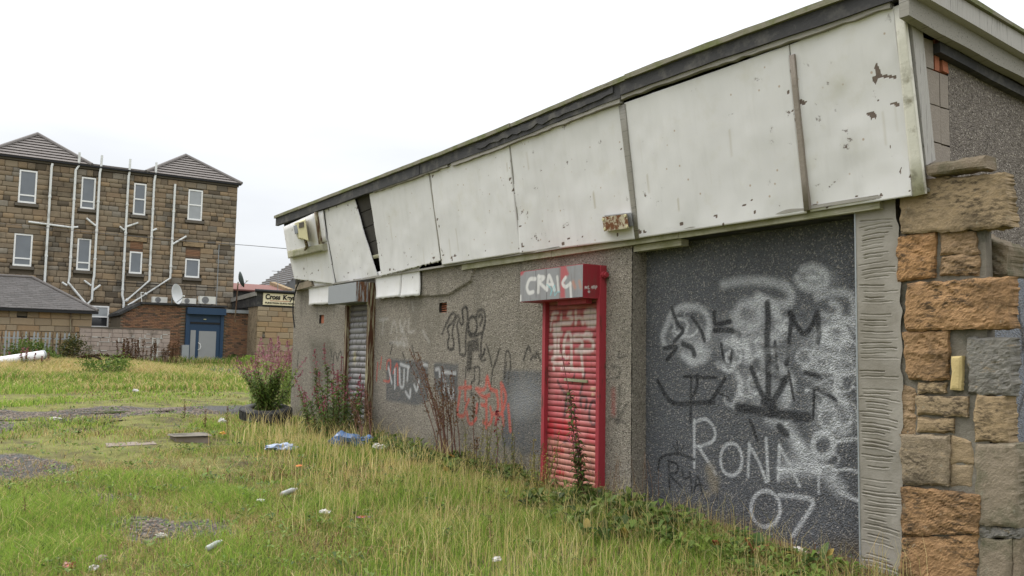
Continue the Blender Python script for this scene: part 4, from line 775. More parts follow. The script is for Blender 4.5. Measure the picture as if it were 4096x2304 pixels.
# silver shutter
sx0, sx1 = onY((1385, 1500), W-.06)[0], onY((1499, 1400), W)[0]; sz1 = onY((1420, 1222), W-.05)[2]; YS = W-.05
def round_prof(ph): return [(.018*(1-math.sin(math.pi*t)**.7)-.012, ph*t*.9) for t in np.linspace(0, 1, 7)]+[(.016, ph*.93), (.016, ph)]
ticks = []
rr = random.Random(5)
for k in range(25):
    for j in range(rr.randint(3, 7)): ticks.append((rr.uniform(sx0+.12, sx1-.12), k, rr.choice((-1, 1)), rr.uniform(.3, 1)))
def silver_paint(vs):
    P = vs[:, [0, 2]]; p = Paint(P); zc = P[:, 1].mean(); p.c[:] = (.235, .235, .235, 1)
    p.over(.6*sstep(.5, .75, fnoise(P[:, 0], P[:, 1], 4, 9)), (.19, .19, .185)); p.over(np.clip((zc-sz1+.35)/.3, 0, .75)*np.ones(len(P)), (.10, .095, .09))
    k = int((zc-.1)/.098)
    if zc > .95:
        for (x, kk, s, l) in ticks:
            if kk == k: p.stroke([(x, zc+.04*l), (x+.014*s, zc), (x, zc-.04*l)], .022, BK, .85, .5)
    p.over(.7*np.exp(-(((P[:, 0]-(sx0+.33))/.08)**2+((P[:, 1]-1.55)/.16)**2)*2), (.42, .38, .17))
    return p.c
ss = shutter('roller_shutter', sx0, sx1, .12, sz1, YS, .098, round_prof, mat['rust_frame'], silver_paint, guide=.085, gd=.12, label='bare metal roller shutter with rusted guide rails')
cx0, cx1 = onY((1313, 1180), W-.34)[0], onY((1424, 1160), W-.34)[0]; cz0, cz1 = onY((1424, 1205), W-.34)[2], onY((1424, 1128), W-.34)[2]
bo = MB().box(cx0, cx1, W-.34, W-.005, cz0, cz1).obj('shutter_box', mat['grey_paint'], ss)
MB().box(cx1+.002, cx1+.012, W-.335, W-.008, cz0, cz1+.01).obj('shutter_box_end', mat['rust_grey'], ss)
MB().box(sx1-.10, sx1+.005, W-.13, W-.002, sz1-.02, cz1+.0).obj('guide_head', mat['rust_frame'], ss)
# black cable looping off the far corner
cab = [(1195, 1132), (1186, 1150), (1178, 1180), (1172, 1215), (1172, 1255), (1176, 1290), (1178, 1310)]
MB().tube([onY(p, 5.93) for p in cab], .014, 6).obj('cable', mat['black'], unit)

# ---- lamps fixed on the fascia
def fpt(p, off): return onF(p, off)
fl = thing('floodlight', 'cream vented floodlight on the sign tray at the far end of the fascia', 'lamp', tuple(onF((1200, 960), .06)))
a = [fpt(p, .09) for p in ((1177, 895), (1222, 873), (1237, 965), (1192, 955))]; b = [fpt(p, .27) for p in ((1190, 890), (1220, 880), (1233, 962), (1200, 950))]
MB().hexa(a, b).obj('lamp_housing', mat['lamp_cream'], fl)
for k in range(4):
    y = 893+k*5.5; MB().bar(fpt((1196, y+1.5), .275), fpt((1215, y-4), .275), .012, .02).obj('vent_slot', mat['sill'], fl)
MB().hexa([fpt(p, .10) for p in ((1172, 902), (1190, 895), (1195, 934), (1178, 940))], [fpt(p, .2) for p in ((1174, 904), (1188, 898), (1192, 932), (1180, 937))]).obj('lamp_glass', mat['glass'], fl)
MB().tube([fpt((1222, 960), .2), fpt((1228, 985), .12), fpt((1222, 1000), .08)], .03, 7).obj('bracket', mat['rust_frame'], fl)
rb = thing('bulkhead_lamp', 'rusted bulkhead lamp box on the fascia above the red shutter', 'lamp', tuple(onF((2470, 905), 0)))
q1 = [fpt(p, .115) for p in ((2408, 868), (2508, 856), (2516, 912), (2416, 926))]; q0 = [fpt(p, .03) for p in ((2408, 868), (2508, 856), (2516, 912), (2416, 926))]
MB().hexa(q1, q0).obj('lamp_cover', mat['rust_box'], rb)
MB().hexa([fpt(p, .035) for p in ((2418, 862), (2524, 850), (2532, 904), (2426, 920))], [fpt(p, .002) for p in ((2418, 862), (2524, 850), (2532, 904), (2426, 920))]).obj('back_plate', mat['grey_sheet'], rb)
for p_ in ((2414, 878), (2420, 916), (2502, 862), (2509, 905)): MB().lathe([(.0, .012), (.014, .012), (.016, 0)], fpt(p_, .116), -NF, 8).obj('screw', mat['lamp_cream'], rb)

# ================================================================== BACKGROUND BUILDINGS
def unit_stone():
    mb = MB(); c = .06
    mb.add([(-.5, -.5, -.5), (-.5, .5, -.5), (-.5, .5, .5), (-.5, -.5, .5), (.3, -.5, -.5), (.3, .5, -.5), (.3, .5, .5), (.3, -.5, .5), (.5, -.5+c, -.5+c*1.5), (.5, .5-c, -.5+c*1.5), (.5, .5-c, .5-c*1.5), (.5, -.5+c, .5-c*1.5)],
           [(0, 1, 5, 4), (1, 2, 6, 5), (2, 3, 7, 6), (3, 0, 4, 7), (4, 5, 9, 8), (5, 6, 10, 9), (6, 7, 11, 10), (7, 4, 8, 11), (8, 9, 10, 11)])
    return mb
_US = unit_stone(); _stone_me = {}
def stone_me(m):
    if m.name not in _stone_me: me = _US.mesh('stone'); me.materials.append(m); _stone_me[m.name] = me
    return _stone_me[m.name]
def courses(y0, y1, z0, z1, openings, hr, lr, rnd, top=None, gap=.014):
    out = []; z = z0
    while z < z1-.05:
        h = min(rnd.uniform(*hr), z1-z); zc = z+h/2
        iv = [(y0, y1)]
        for (a, b, c, d) in openings:
            if c < z+h*.8 and d > z+h*.2: iv = [s for (p, q) in iv for s in ((p, min(q, a)), (max(p, b), q)) if s[1]-s[0] > .06]
        for (p, q) in iv:
            y = p
            while y < q-.02:
                l = rnd.uniform(*lr); 
                if q-(y+l) < lr[0]*.6: l = q-y
                if top is None or zc < top(y+l/2): out.append((y+gap/2, y+l-gap/2, z+gap/2, z+h-gap/2))
                y += l
        z += h
    return out
def lay_stones(rects, X, depth, m, parent, name, nmax=300, jit=.012, rnd=random):
    rects = sorted(rects, key=lambda r: -(r[1]-r[0])*(r[3]-r[2])); me = stone_me(m)
    for r in rects[:nmax]:
        o = bpy.data.objects.new(name, me); col.objects.link(o); o.parent = parent; d = depth+rnd.uniform(-jit, jit)
        o.location = np.array([X+d/2, (r[0]+r[1])/2, (r[2]+r[3])/2])-WL[parent.name]; o.scale = (d, r[1]-r[0], r[3]-r[2]); o.rotation_euler = (rnd.uniform(-.006, .006), 0, 0)
    rest = rects[nmax:]
    if rest:
        base = np.array(_US.v); V = []; Fs = []; T = []
        for i, r in enumerate(rest):
            d = depth+rnd.uniform(-jit, jit); V.append(base*np.array([d, r[1]-r[0], r[3]-r[2]])+np.array([X+d/2, (r[0]+r[1])/2, (r[2]+r[3])/2])); Fs.append(np.array(_US.f)+i*len(base)); T += [rnd.random()]*len(base)
        tag(np_mesh(name+'work', np.vstack(V), np.vstack(Fs), m, parent, tones=T), kind='stuff')
rn = random.Random(3)
XT = -49.0
ten = thing('tenement', 'three storey brown sandstone tenement with white drainpipes and twin hipped roofs', 'building', (XT, 8, 1))
TW = MB().box(-60, XT, -5, 13.86, 0, 11.0).obj('wall', mat['joint'], ten)
wins = [(3.09, 3.88, 8.87, 10.53, 'low', 'glass'), (5.89, 6.56, 8.88, 10.53, 'low', 'glass'), (8.41, 9.03, 8.83, 10.53, 'mid', 'glass'), (11.2, 11.97, 8.84, 10.54, 'mid', 'blind'),
        (3.04, 3.85, 5.71, 7.32, 'low', 'glass'), (5.86, 6.50, 5.69, 7.35, 'low', 'glass'), (8.37, 9.0, 5.69, 6.86, None, 'glass'), (11.2, 11.97, 5.67, 6.70, None, 'glass'), (-1.2, -.4, 8.87, 10.53, 'low', 'glass'), (-1.2, -.4, 5.71, 7.32, 'low', 'glass')]
g0, g1 = onX((362, 1222), XT), onX((432, 1312), XT); wins.append((g0[1], g1[1], g1[2], g0[2], 'mid', 'dark'))
infill = [(8.37, 9.0, 6.86, 7.40), (11.2, 11.97, 6.70, 7.36)]
ops = [w[:4] for w in wins]+infill+[(w[0]-.12, w[1]+.12, w[2]-.17, w[2]) for w in wins]+[(8.2, 9.2, 7.40, 7.62), (11.0, 12.2, 7.36, 7.6)]
lay_stones(courses(-5, 13.86, 1.0, 10.95, ops, (.2, .33), (.26, .72), rn), XT, .10, mat['tenement'], TW, 'stone', 300, .016, rn)
for (y0, y1, z0, z1, kind, gl) in wins:
    mb = MB(); t = .075; x0, x1 = XT+.005, XT+.06
    mb.box(x0, x1, y0, y0+t, z0, z1); mb.box(x0, x1, y1-t, y1, z0, z1); mb.box(x0, x1, y0+t, y1-t, z1-t, z1); mb.box(x0, x1, y0+t, y1-t, z0, z0+t*1.2); zt_ = None
    if kind: zt_ = z0+(z1-z0)*(.24 if kind == 'low' else .5); mb.box(x0, x1, y0+t, y1-t, zt_-.035, zt_+.035)
    wf = mb.obj('window', mat['upvc'], ten); gm_ = mat[{'glass': 'glass', 'blind': 'blind', 'dark': 'glass_dark'}[gl]]
    for (a, b) in ([(z0+t*1.2, zt_-.035), (zt_+.035, z1-t)] if zt_ else [(z0+t*1.2, z1-t)]): MB().box(XT+.004, XT+.03, y0+t, y1-t, a, b).obj('pane', gm_ if not (gl == 'dark' and a > z0+.3) else mat['blind'], wf)
    MB().box(XT+.002, XT+.17, y0-.12, y1+.12, z0-.165, z0-.01).obj('sill', mat['sill'], wf)
for (y0, y1, z0, z1) in infill:
    lv = MB().box(XT+.001, XT+.03, y0, y1, z0, z1).obj('louvre', mat['joint'], ten); n_ = int((z1-z0)/.075)
    for k in range(n_): MB().box(XT+.03, XT+.055, y0, y1, z0+(z1-z0)*k/n_+.01, z0+(z1-z0)*(k+1)/n_-.01).obj('slat', mat['brick'], lv)
    MB().box(XT+.002, XT+.12, y0-.17, y1+.17, z1+.012, z1+.235).obj('lintel', mat['smooth_stone'], ten)
MB().box(XT+.002, XT+.15, -5, 13.9, 10.965, 11.06).obj('eaves_course', mat['sill'], ten)
MB().box(XT+.10, XT+.27, -5, 14.0, 11.064, 11.15).obj('gutter', mat['black'], ten)
MB().box(-60, XT+.1, 5.6, 9.4, 11.0, 11.27).obj('parapet', mat['tile'], ten)
MB().box(XT+.02, XT+.125, 6.9, 12.9, 5.17, 5.20).obj('conduit', mat['black'], ten)
MB().box(-51.5, -51.2, 13.87, 14.15, 3, 6.6).obj('duct', mat['galv'], ten)
def hip(yc, hw, zb, za, d, nc):
    mb = MB(); xa = XT+.22-d
    mb.add([(XT+.22, yc-hw, zb), (XT+.22, yc+hw, zb), (xa, yc, za), (-60, yc, za), (-60, yc-hw, zb), (-60, yc+hw, zb)], [(0, 1, 2), (1, 5, 3, 2), (0, 2, 3, 4), (0, 4, 5, 1), (3, 5, 4)]); rf = mb.obj('roof', mat['tile'], ten)
    for k in range(nc):
        t0, t1 = k/nc, (k+1)/nc; th = .05
        def pt(s, t): return np.array([XT+.22-d*t, yc+s*hw*(1-t), zb+(za-zb)*t])
        nrm = np.array([(za-zb), 0, d]); nrm = nrm/np.linalg.norm(nrm)
        a = [pt(-1, t0)+nrm*(th+.035), pt(1, t0)+nrm*(th+.035), pt(1, min(.995, t1))+nrm*.03, pt(-1, min(.995, t1))+nrm*.03]; b = [p_-nrm*.03 for p_ in a]
        MB().hexa(a, b).obj('tile_course', mat['tile'], rf)
    for s in (-1, 1): MB().tube([(XT+.25, yc+s*hw, zb+.06), (xa, yc, za+.09)], .10, 8).obj('hip_ridge', mat['ridge'], rf)
    MB().tube([(xa+.03, yc, za+.09), (-59.9, yc, za+.09)], .10, 8).obj('ridge', mat['ridge'], rf)
hip(3.95, 2.35, 11.12, 12.86, 2.5, 9); hip(11.48, 2.55, 11.12, 12.82, 2.5, 9)
def z1_(pts): return [(x/2.415, 500+y/2.415) for x, y in pts]
XD = XT+.2
def pipe(pts, branches=()):
    o = MB().tube([onX(p, XD) for p in pts], .058, 8).obj('drainpipe', mat['pipe'], ten)
    q = [onX(p, XD) for p in pts]
    for a, b in zip(q[:-1], q[1:]):
        L = np.linalg.norm(b-a)
        for k in range(1, int(L/1.6)+1): c = a+(b-a)*min(1, k*1.6/L); d = (b-a)/L; MB().tube([c-d*.05, c+d*.05], .075, 8).obj('collar', mat['pipe'], o)
    for br in branches: MB().tube([onX(p, XD+.01) for p in br], .05, 8).obj('branch', mat['pipe'], o)
def vert(pts, Y):     # keep the long run plumb on its measured line
    return pts
def plumb(ptop, pbot, Y): return [(ptop, Y), (pbot, Y)]
def pipe3(q, branches=()):
    o = MB().tube(q, .058, 8).obj('drainpipe', mat['pipe'], ten); q = [np.array(v, float) for v in q]
    for a, b in zip(q[:-1], q[1:]):
        L = np.linalg.norm(b-a)
        for k in range(1, int(L/1.5)+1): c = a+(b-a)*min(.98, k*1.5/L); d = (b-a)/L; MB().tube([c-d*.05, c+d*.05], .075, 8).obj('collar', mat['pipe'], o)
    for br in branches: MB().tube(br, .05, 8).obj('branch', mat['pipe'], o)
def oz(p): return tuple(onX(z1_([p])[0], XD+.01))
def os_(p): return tuple(onX(p, XD))
YD = lambda Y: Y*(XD/XT)
pipe3([(XD, 4.50, 11.0), (XD, 4.47, 10.8), (XD, 4.47, 4.7)])
pipe3([(XD, 5.70, 11.75), (XD, 5.70, 11.05), (XD, 5.57, 10.8), (XD, 5.57, 5.3), (XD, 5.53, 5.0), os_((345, 1217))], [[oz((275, 935)), oz((690, 990)), oz((755, 985))], [os_((248, 1129)), os_((268, 1142))]])
pipe3([(XD, 6.76, 11.75), (XD, 6.74, 11.1), (XD, 6.70, 10.8), (XD, 6.70, 5.4), (XD, 6.66, 5.1), (XD, 6.66, 4.2), os_((350, 1217))], [[oz((835, 900)), oz((925, 975))], [os_((402, 1140)), os_((368, 1165))], [os_((336, 1122)), os_((364, 1142))]])
pipe3([(XD, 8.13, 11.75), (XD, 8.12, 11.0), (XD, 8.09, 10.8), (XD, 8.09, 4.5), os_((495, 1208)), os_((493, 1246))], [[oz((1155, 980)), oz((1200, 1015))], [oz((1335, 945)), oz((1215, 985))]])
pipe3([(XD, 9.44, 11.75), (XD, 9.43, 11.1), (XD, 9.38, 10.7), (XD, 9.38, 5.35), os_((502, 1205))], [[oz((1515, 1003)), oz((1460, 1025))]])
pipe3([(XD, 10.45, 10.7), (XD, 10.43, 5.55), os_((512, 1222))], [[oz((1800, 1075)), oz((1660, 1155))]])
MB().tube([(XD, 12.93, 7.6), (XD, 12.93, 3.9)], .02, 6).obj('cable', mat['galv'], ten)

# ---- slate roofed stone outhouse on the left
oh = thing('stone_outhouse', 'low stone outhouse with grey slate hipped roof in front of the tenement', 'building', (-44.3, 3, .9))
ow = MB().box(-48.8, -44.38, -6, 6.1, .4, 3.36).obj('wall', mat['joint_pale'], oh)
lay_stones(courses(-6, 6.1, .7, 3.34, [(3.05, 3.45, 2.98, 3.08)], (.24, .34), (.4, 1.0), rn), -44.38, .09, mat['gold_stone'], ow, 'stone', 300, .014, rn)
MB().box(-44.45, -44.34, 3.05, 3.45, 2.98, 3.08).obj('vent_slot', mat['dark_void'], oh)
rfm = MB().add([(-44.1, -6, 3.42), (-44.1, 6.28, 3.42), (-48, 3.86, 5.06), (-48, -6, 5.06), (-48.85, 6.28, 3.42), (-48.85, 3.86, 5.06), (-48.85, -6, 5.06), (-48.85, -6, 3.42)], [(0, 1, 2, 3), (1, 4, 5, 2), (3, 2, 5, 6), (0, 3, 6, 7), (4, 7, 6, 5), (0, 7, 4, 1)]).obj('roof', mat['slate'], oh)
V, Fs, T = [], [], []
nc = 17; nv3 = np.array([1.64, 0, 3.9]); nv3 /= np.linalg.norm(nv3); b8 = np.array([(0, 0), (1, 0), (1, 1), (0, 1)])
for k in range(nc):
    t0, t1 = k/nc, (k+1.25)/nc; yend = 6.28-(6.28-3.86)*(k+.6)/nc; y = -6-(k % 2)*.15
    while y < yend:
        l = min(.3, yend-y); 
        if l > .05 and y+l > -6:
            lift = rn.uniform(.022, .034)
            for (u, t, e) in ((y, t0, lift), (y+l-.012, t0, lift), (y+l-.012, min(t1, 1), .01), (y, min(t1, 1), .01)): V.append(np.array([-44.1-3.9*t, u, 3.42+1.64*t])+nv3*e)
            for (u, t, e) in ((y, t0, lift-.02), (y+l-.012, t0, lift-.02)): V.append(np.array([-44.1-3.9*t, u, 3.42+1.64*t])+nv3*e)
            b = len(V)-6; Fs += [(b, b+1, b+2, b+3), (b+4, b+5, b+1, b)]; T += [rn.random()]*6
        y += .3
tag(np_mesh('slates', V, Fs, mat['slate'], rfm, tones=T), kind='stuff')
MB().tube([(-44.08, 6.30, 3.46), (-48, 3.86, 5.12)], .07, 8).obj('hip_ridge', mat['ridge'], rfm); MB().tube([(-48, 3.86, 5.12), (-48, -6, 5.12)], .07, 8).obj('ridge', mat['ridge'], rfm)
MB().box(-44.16, -44.02, -6, 6.32, 3.28, 3.40).obj('gutter', mat['black'], oh)
MB().tube([(-44.2, 5.2, 3.3), (-44.22, 5.25, 1.0)], .035, 7).obj('downpipe', mat['rust_frame'], oh)

# ---- brick back extension with the blue door
ex = thing('brick_extension', 'flat roofed brown brick extension with blue entrance door', 'building', (-46, 11, 1.1))
def etop(y): return 3.42+(y-7.61)*.5625 if y < 8.57 else (3.96 if y < 12.66 else 3.70)
mb = MB(); mb.add([(-46.03, 7.61, .5), (-46.03, 14.5, .5), (-46.03, 14.5, 3.68), (-46.03, 12.66, 3.68), (-46.03, 12.66, 3.94), (-46.03, 8.57, 3.94), (-46.03, 7.61, 3.40)], [(0, 1, 2, 3, 4, 5, 6)])
mb.box(-48.98, -46.04, 8.57, 12.66, .5, 3.93); mb.box(-48.98, -46.04, 7.61, 8.56, .5, 3.4); mb.box(-48.98, -46.04, 12.67, 14.5, .5, 3.67); ew = mb.obj('wall', mat['joint_pale'], ex)
br = courses(7.61, 14.4, .85, 3.95, [(10.66, 12.64, .9, 3.98)], (.0765, .0766), (.228, .2285), rn, top=lambda y: etop(y)-.03, gap=.011)
br = [(a+(.11 if int((c-.85)/.0765+.5) % 2 else 0), b+(.11 if int((c-.85)/.0765+.5) % 2 else 0), c, d) for (a, b, c, d) in br]
br = [r for r in br if not (r[1] > 10.66 and r[0] < 12.64)]
lay_stones(br, -46.03, .035, mat['brick'], ew, 'brick', 0, .005, rn)
MB().hexa([(-45.85, 8.45, 3.95), (-45.85, 12.7, 3.965), (-45.85, 12.7, 4.06), (-45.85, 8.45, 4.05)], [(-48.95, 8.45, 3.95), (-48.95, 12.7, 3.965), (-48.95, 12.7, 4.06), (-48.95, 8.45, 4.05)]).obj('roof', mat['felt'], ex)
MB().hexa([(-45.85, 7.5, 3.34), (-45.85, 8.47, 3.90), (-45.85, 8.47, 4.04), (-45.85, 7.5, 3.47)], [(-48.95, 7.5, 3.34), (-48.95, 8.47, 3.90), (-48.95, 8.47, 4.04), (-48.95, 7.5, 3.47)]).obj('verge', mat['felt'], ex)
MB().box(-46.2, -45.9, 12.68, 14.5, 3.69, 3.86).obj('fascia', mat['galv'], ex)
MB().box(-48.95, -46.2, 12.68, 14.5, 3.68, 3.80).obj('rear_roof', mat['felt_roof'], ex)
dr = MB().box(-46.05, -45.86, 10.68, 10.86, 1.05, 3.53).box(-46.05, -45.86, 12.42, 12.58, 1.05, 3.53).obj('door', mat['blue'], ex)
MB().box(-46.05, -45.66, 10.68, 12.62, 3.54, 3.88).obj('shutter_box', mat['blue'], dr)
def zx(x, y): return onX((400+x/3.22, 1100+y/3.22), -45.92)
ya, yb, yc_, yd_ = zx(1160, 900)[1], zx(1226, 900)[1], zx(1268, 900)[1], zx(1490, 900)[1]
MB().box(-46.0, -45.93, 10.862, 12.418, 1.06, 3.53).obj('door_frame', mat['blue'], dr)
MB().box(-45.928, -45.915, ya, yb, 1.20, 2.72).obj('side_light', mat['grey_sheet'], dr); MB().box(-45.928, -45.912, yc_, yd_, 1.20, 2.69).obj('door_panel', mat['grey_sheet'], dr)
MB().box(-45.93, -45.90, 10.9, 12.4, 3.05, 3.15).obj('transom_rail', mat['black'], dr)
MB().tube([(-45.90, yc_-.02, 2.08), (-45.84, yc_+.06, 2.03), (-45.82, yc_+.1, 1.9), (-45.84, yc_+.06, 1.77), (-45.90, yc_-.02, 1.72)], .018, 6).obj('handle', mat['upvc'], dr)
MB().box(-45.92, -45.88, 11.55, 11.68, 3.28, 3.32).obj('lamp', mat['lamp_cream'], dr)
MB().box(-46.0, -45.75, 10.52, 10.86, 1.0, 1.96).obj('meter_box', mat['galv'], ex)
st_ = MB().hexa([(-44.9, 10.7, .86), (-44.9, 13.0, .86), (-45.85, 12.7, .86), (-45.85, 10.7, .86)], [(-44.9, 10.7, 1.045), (-44.9, 12.5, 1.045), (-45.85, 12.7, 1.045), (-45.85, 10.7, 1.045)]).obj('doorstep', mat['asph'], ex)
# ---- pub wing with the sign
pw = thing('stone_wing', 'single storey golden sandstone wing below the cream pub sign', 'building', (-44.5, 15, 1.1))
wm = MB().box(-54, -44.56, 13.97, 24, .4, 4.1).obj('wall', mat['joint_pale'], pw)
lay_stones(courses(13.9, 19.5, .6, 4.02, [(14.2, 14.32, 2.42, 2.56), (14.2, 14.32, 1.6, 1.72)], (.22, .36), (.38, .95), rn), -44.56, .08, mat['gold_stone'], wm, 'stone', 300, .014, rn)
MB().box(-54, -46.0, 13.88, 13.96, 3.5, 4.6).obj('side_boarding', mat['felt'], pw)
MB().box(-46.0, -44.57, 13.86, 13.965, .6, 4.05).obj('corner_pilaster', mat['smooth_stone'], pw)
MB().hexa([(-44.5, 13.8, 4.02), (-44.5, 20, 4.02), (-44.5, 20, 4.82), (-44.5, 13.8, 4.82)], [(-54, 13.8, 4.02), (-54, 20, 4.02), (-54, 20, 4.5), (-54, 13.8, 4.5)]).obj('roof', mat['felt'], pw)
MB().bar((-44.4, 13.76, 4.68), (-54, 13.76, 4.37), .06, .22).obj('verge_board', mat['old_wood'], pw)
MB().tube([(-44.38, 13.7, 4.83), (-44.38, 20, 4.83)], .09, 10).obj('gutter', mat['black'], pw)
for z_ in (2.49, 1.66): MB().lathe([(.0, .06), (.07, .06), (.09, 0)], (-44.5, 14.26, z_), (1, 0, 0), 10).obj('wall_boss', mat['sill'], pw)
sg = thing('pub_sign', 'cream sign reading Cross Keys above the stone wing', 'sign', (-44.4, 15.4, 4.1))
MB().box(-44.49, -44.42, 14.14, 16.75, 4.12, 4.74).obj('board', mat['signcream'], sg)
def text(body, size, y, z, m, bold, X=-44.40, shear=0, width=None):
    cu = bpy.data.curves.new('lettering', 'FONT'); cu.body = body; cu.size = size; cu.extrude = .006; cu.offset = bold; cu.shear = shear
    t = bpy.data.objects.new('tmp_text', cu); col.objects.link(t); dg = bpy.context.evaluated_depsgraph_get(); dg.update()
    me = bpy.data.meshes.new_from_object(t.evaluated_get(dg)); bpy.data.objects.remove(t)
    n_ = len(me.vertices); co = np.empty(n_*3, np.float32); me.vertices.foreach_get('co', co); co = co.reshape(-1, 3); w_ = co[:, 0].max()
    k = (width/w_) if width else 1
    out = np.stack([co[:, 2], co[:, 0]*k, co[:, 1]], -1); me.vertices.foreach_set('co', out.astype(np.float32).ravel()); me.materials.clear(); me.materials.append(m)
    return link('lettering', me, sg, world_loc=(X, y, z))
text('Cross', .36, 14.24, 4.43, mat['signink'], .012, width=.80, shear=.08); text('Keys', .36, 15.17, 4.43, mat['signink'], .012, width=.68, shear=.08)
MB().box(-44.418, -44.41, 14.5, 15.6, 4.335, 4.355).obj('rule', mat['signred'], sg)
text('FUNCTION SUITE NOW AVAILABLE', .12, 14.24, 4.19, mat['signink'], .003, width=2.35)
# ---- roofs further back
rb_ = thing('red_roofed_building', 'distant low building with a red brown tiled roof beyond the wing', 'building', (-60, 19, 1.5))
MB().box(-64, -57.5, 14.3, 20.4, 1, 5.75).obj('wall', mat['felt'], rb_)
MB().hexa([(-57.3, 14.3, 5.7), (-57.3, 20.4, 5.7), (-57.3, 20.4, 5.8), (-57.3, 14.3, 5.8)], [(-61, 14.3, 6.38), (-61, 20.4, 6.38), (-61, 20.4, 6.48), (-61, 14.3, 6.48)]).obj('roof', mat['redroof'], rb_)
MB().hexa([(-57.2, 19.9, 5.6), (-57.2, 20.3, 5.6), (-57.2, 20.3, 6.0), (-57.2, 19.9, 6.0)], [(-61.2, 19.9, 6.4), (-61.2, 20.3, 6.4), (-61.2, 20.3, 6.75), (-61.2, 19.9, 6.75)]).obj('skew_stone', mat['smooth_stone'], rb_)
ae = thing('tv_aerial', 'thin television aerial on a mast above the red brown roof', 'aerial', (-58, 19.44, 5.8))
MB().tube([(-58, 19.44, 5.8), (-58, 19.42, 7.28)], .025, 6).obj('mast', mat['galv'], ae)
mb = MB().tube([(-58, 18.98, 7.22), (-58, 19.85, 7.24)], .016, 5)
for k in range(9): mb.tube([(-58.15, 19.02+k*.1, 7.23), (-57.85, 19.02+k*.1, 7.23)], .01, 4)
mb.tube([(-58, 19.85, 7.1), (-58, 19.85, 7.38)], .02, 5); mb.obj('boom', mat['galv'], ae)
cr_ = thing('corrugated_shed', 'grey corrugated roof gable rising behind the derelict building corner', 'building', (-62, 22, 1.5))
MB().box(-70, -62.2, 20.8, 30, 1, 6.15).obj('wall', mat['joint_pale'], cr_)
rfc = MB().add([(-62, 20.6, 6.15), (-62, 25, 9.5), (-70, 25, 9.5), (-70, 20.6, 6.15), (-62, 30, 6.15), (-70, 30, 6.15)], [(0, 1, 2, 3), (1, 4, 5, 2), (0, 4, 1), (3, 2, 5), (0, 3, 5, 4)]).obj('roof', mat['corr'], cr_)
for k in range(14):
    t = k/14; y, z = 20.6+4.4*t, 6.15+3.35*t; MB().bar((-61.9, y, z+.03), (-70, y, z+.03), .12, .09).obj('roof_rib', mat['ridge'], rfc)

# ---- concrete block wall
bw = thing('block_wall', 'brown concrete block yard wall streaked with white mortar', 'wall', (-43.5, 7.4, 1.0))
wl_ = MB().box(-43.72, -43.53, 5.52, 9.41, .6, 2.60).obj('core', mat['joint'], bw)
lay_stones(courses(5.51, 9.42, .98, 2.62, [], (.204, .2045), (.4, .5), rn, gap=.012), -43.54, .05, mat['paleblock'], wl_, 'block', 300, .004, rn)
mb = MB(); zz_ = [.98+.2043*k for k in range(1, 8)]
for k in range(64):
    y = rn.choice([6.0, 6.3, 6.9, 7.1, 7.4, 7.6, 7.9, 8.2, 8.35, 8.6, 8.75, 8.9])+rn.uniform(-.2, .2); z = rn.choice(zz_[1:7])
    if rn.random() < .5: mb.box(-43.49, -43.472, y, y+rn.uniform(.12, .5), z-.012, z+rn.uniform(.01, .025))
    else: mb.box(-43.49, -43.471, y, y+rn.uniform(.02, .05), z-.2, z-rn.uniform(0, .1))
for y in (8.05, 8.62, 8.85): mb.box(-43.49, -43.470, y, y+.045, 1.3, 2.25)
tag(mb.obj('mortar_smears', mat['splash'], bw), kind='stuff')
MB().box(-43.75, -43.47, 5.49, 9.44, 2.622, 2.68, jit=.006).obj('coping', mat['sill'], bw)
# ---- palisade fence
fn = thing('palisade_fence', 'grey steel palisade fence half lost in shrubs before the outhouse', 'fence', (-42.5, 2, 1.0))
pm = MB(); pm.add([(0, -.035, 0), (0, .035, 0), (0, .035, 1.32), (0, 0, 1.40), (0, -.035, 1.32), (-.02, -.035, 0), (-.02, .035, 0), (-.02, .035, 1.32), (-.02, 0, 1.40), (-.02, -.035, 1.32)], [(0, 1, 2, 3, 4), (9, 8, 7, 6, 5), (0, 5, 6, 1), (1, 6, 7, 2), (2, 7, 8, 3), (3, 8, 9, 4), (4, 9, 5, 0)])
pme = pm.mesh('pale'); pme.materials.append(mat['galv']); pme2 = pm.mesh('pale'); pme2.materials.append(mat['rust_frame'])
for k in range(56):
    y = -3+k*.15; o = bpy.data.objects.new('pale', pme2 if rn.random() < .15 else pme); col.objects.link(o); o.parent = fn; o.location = np.array([-42.5, y, .98+rn.uniform(-.02, .02)])-WL[fn.name]; o.rotation_euler = (rn.uniform(-.02, .02), 0, 0)
for z in (1.25, 2.05): MB().box(-42.56, -42.525, -3, 5.4, z, z+.05).obj('rail', mat['galv'], fn)
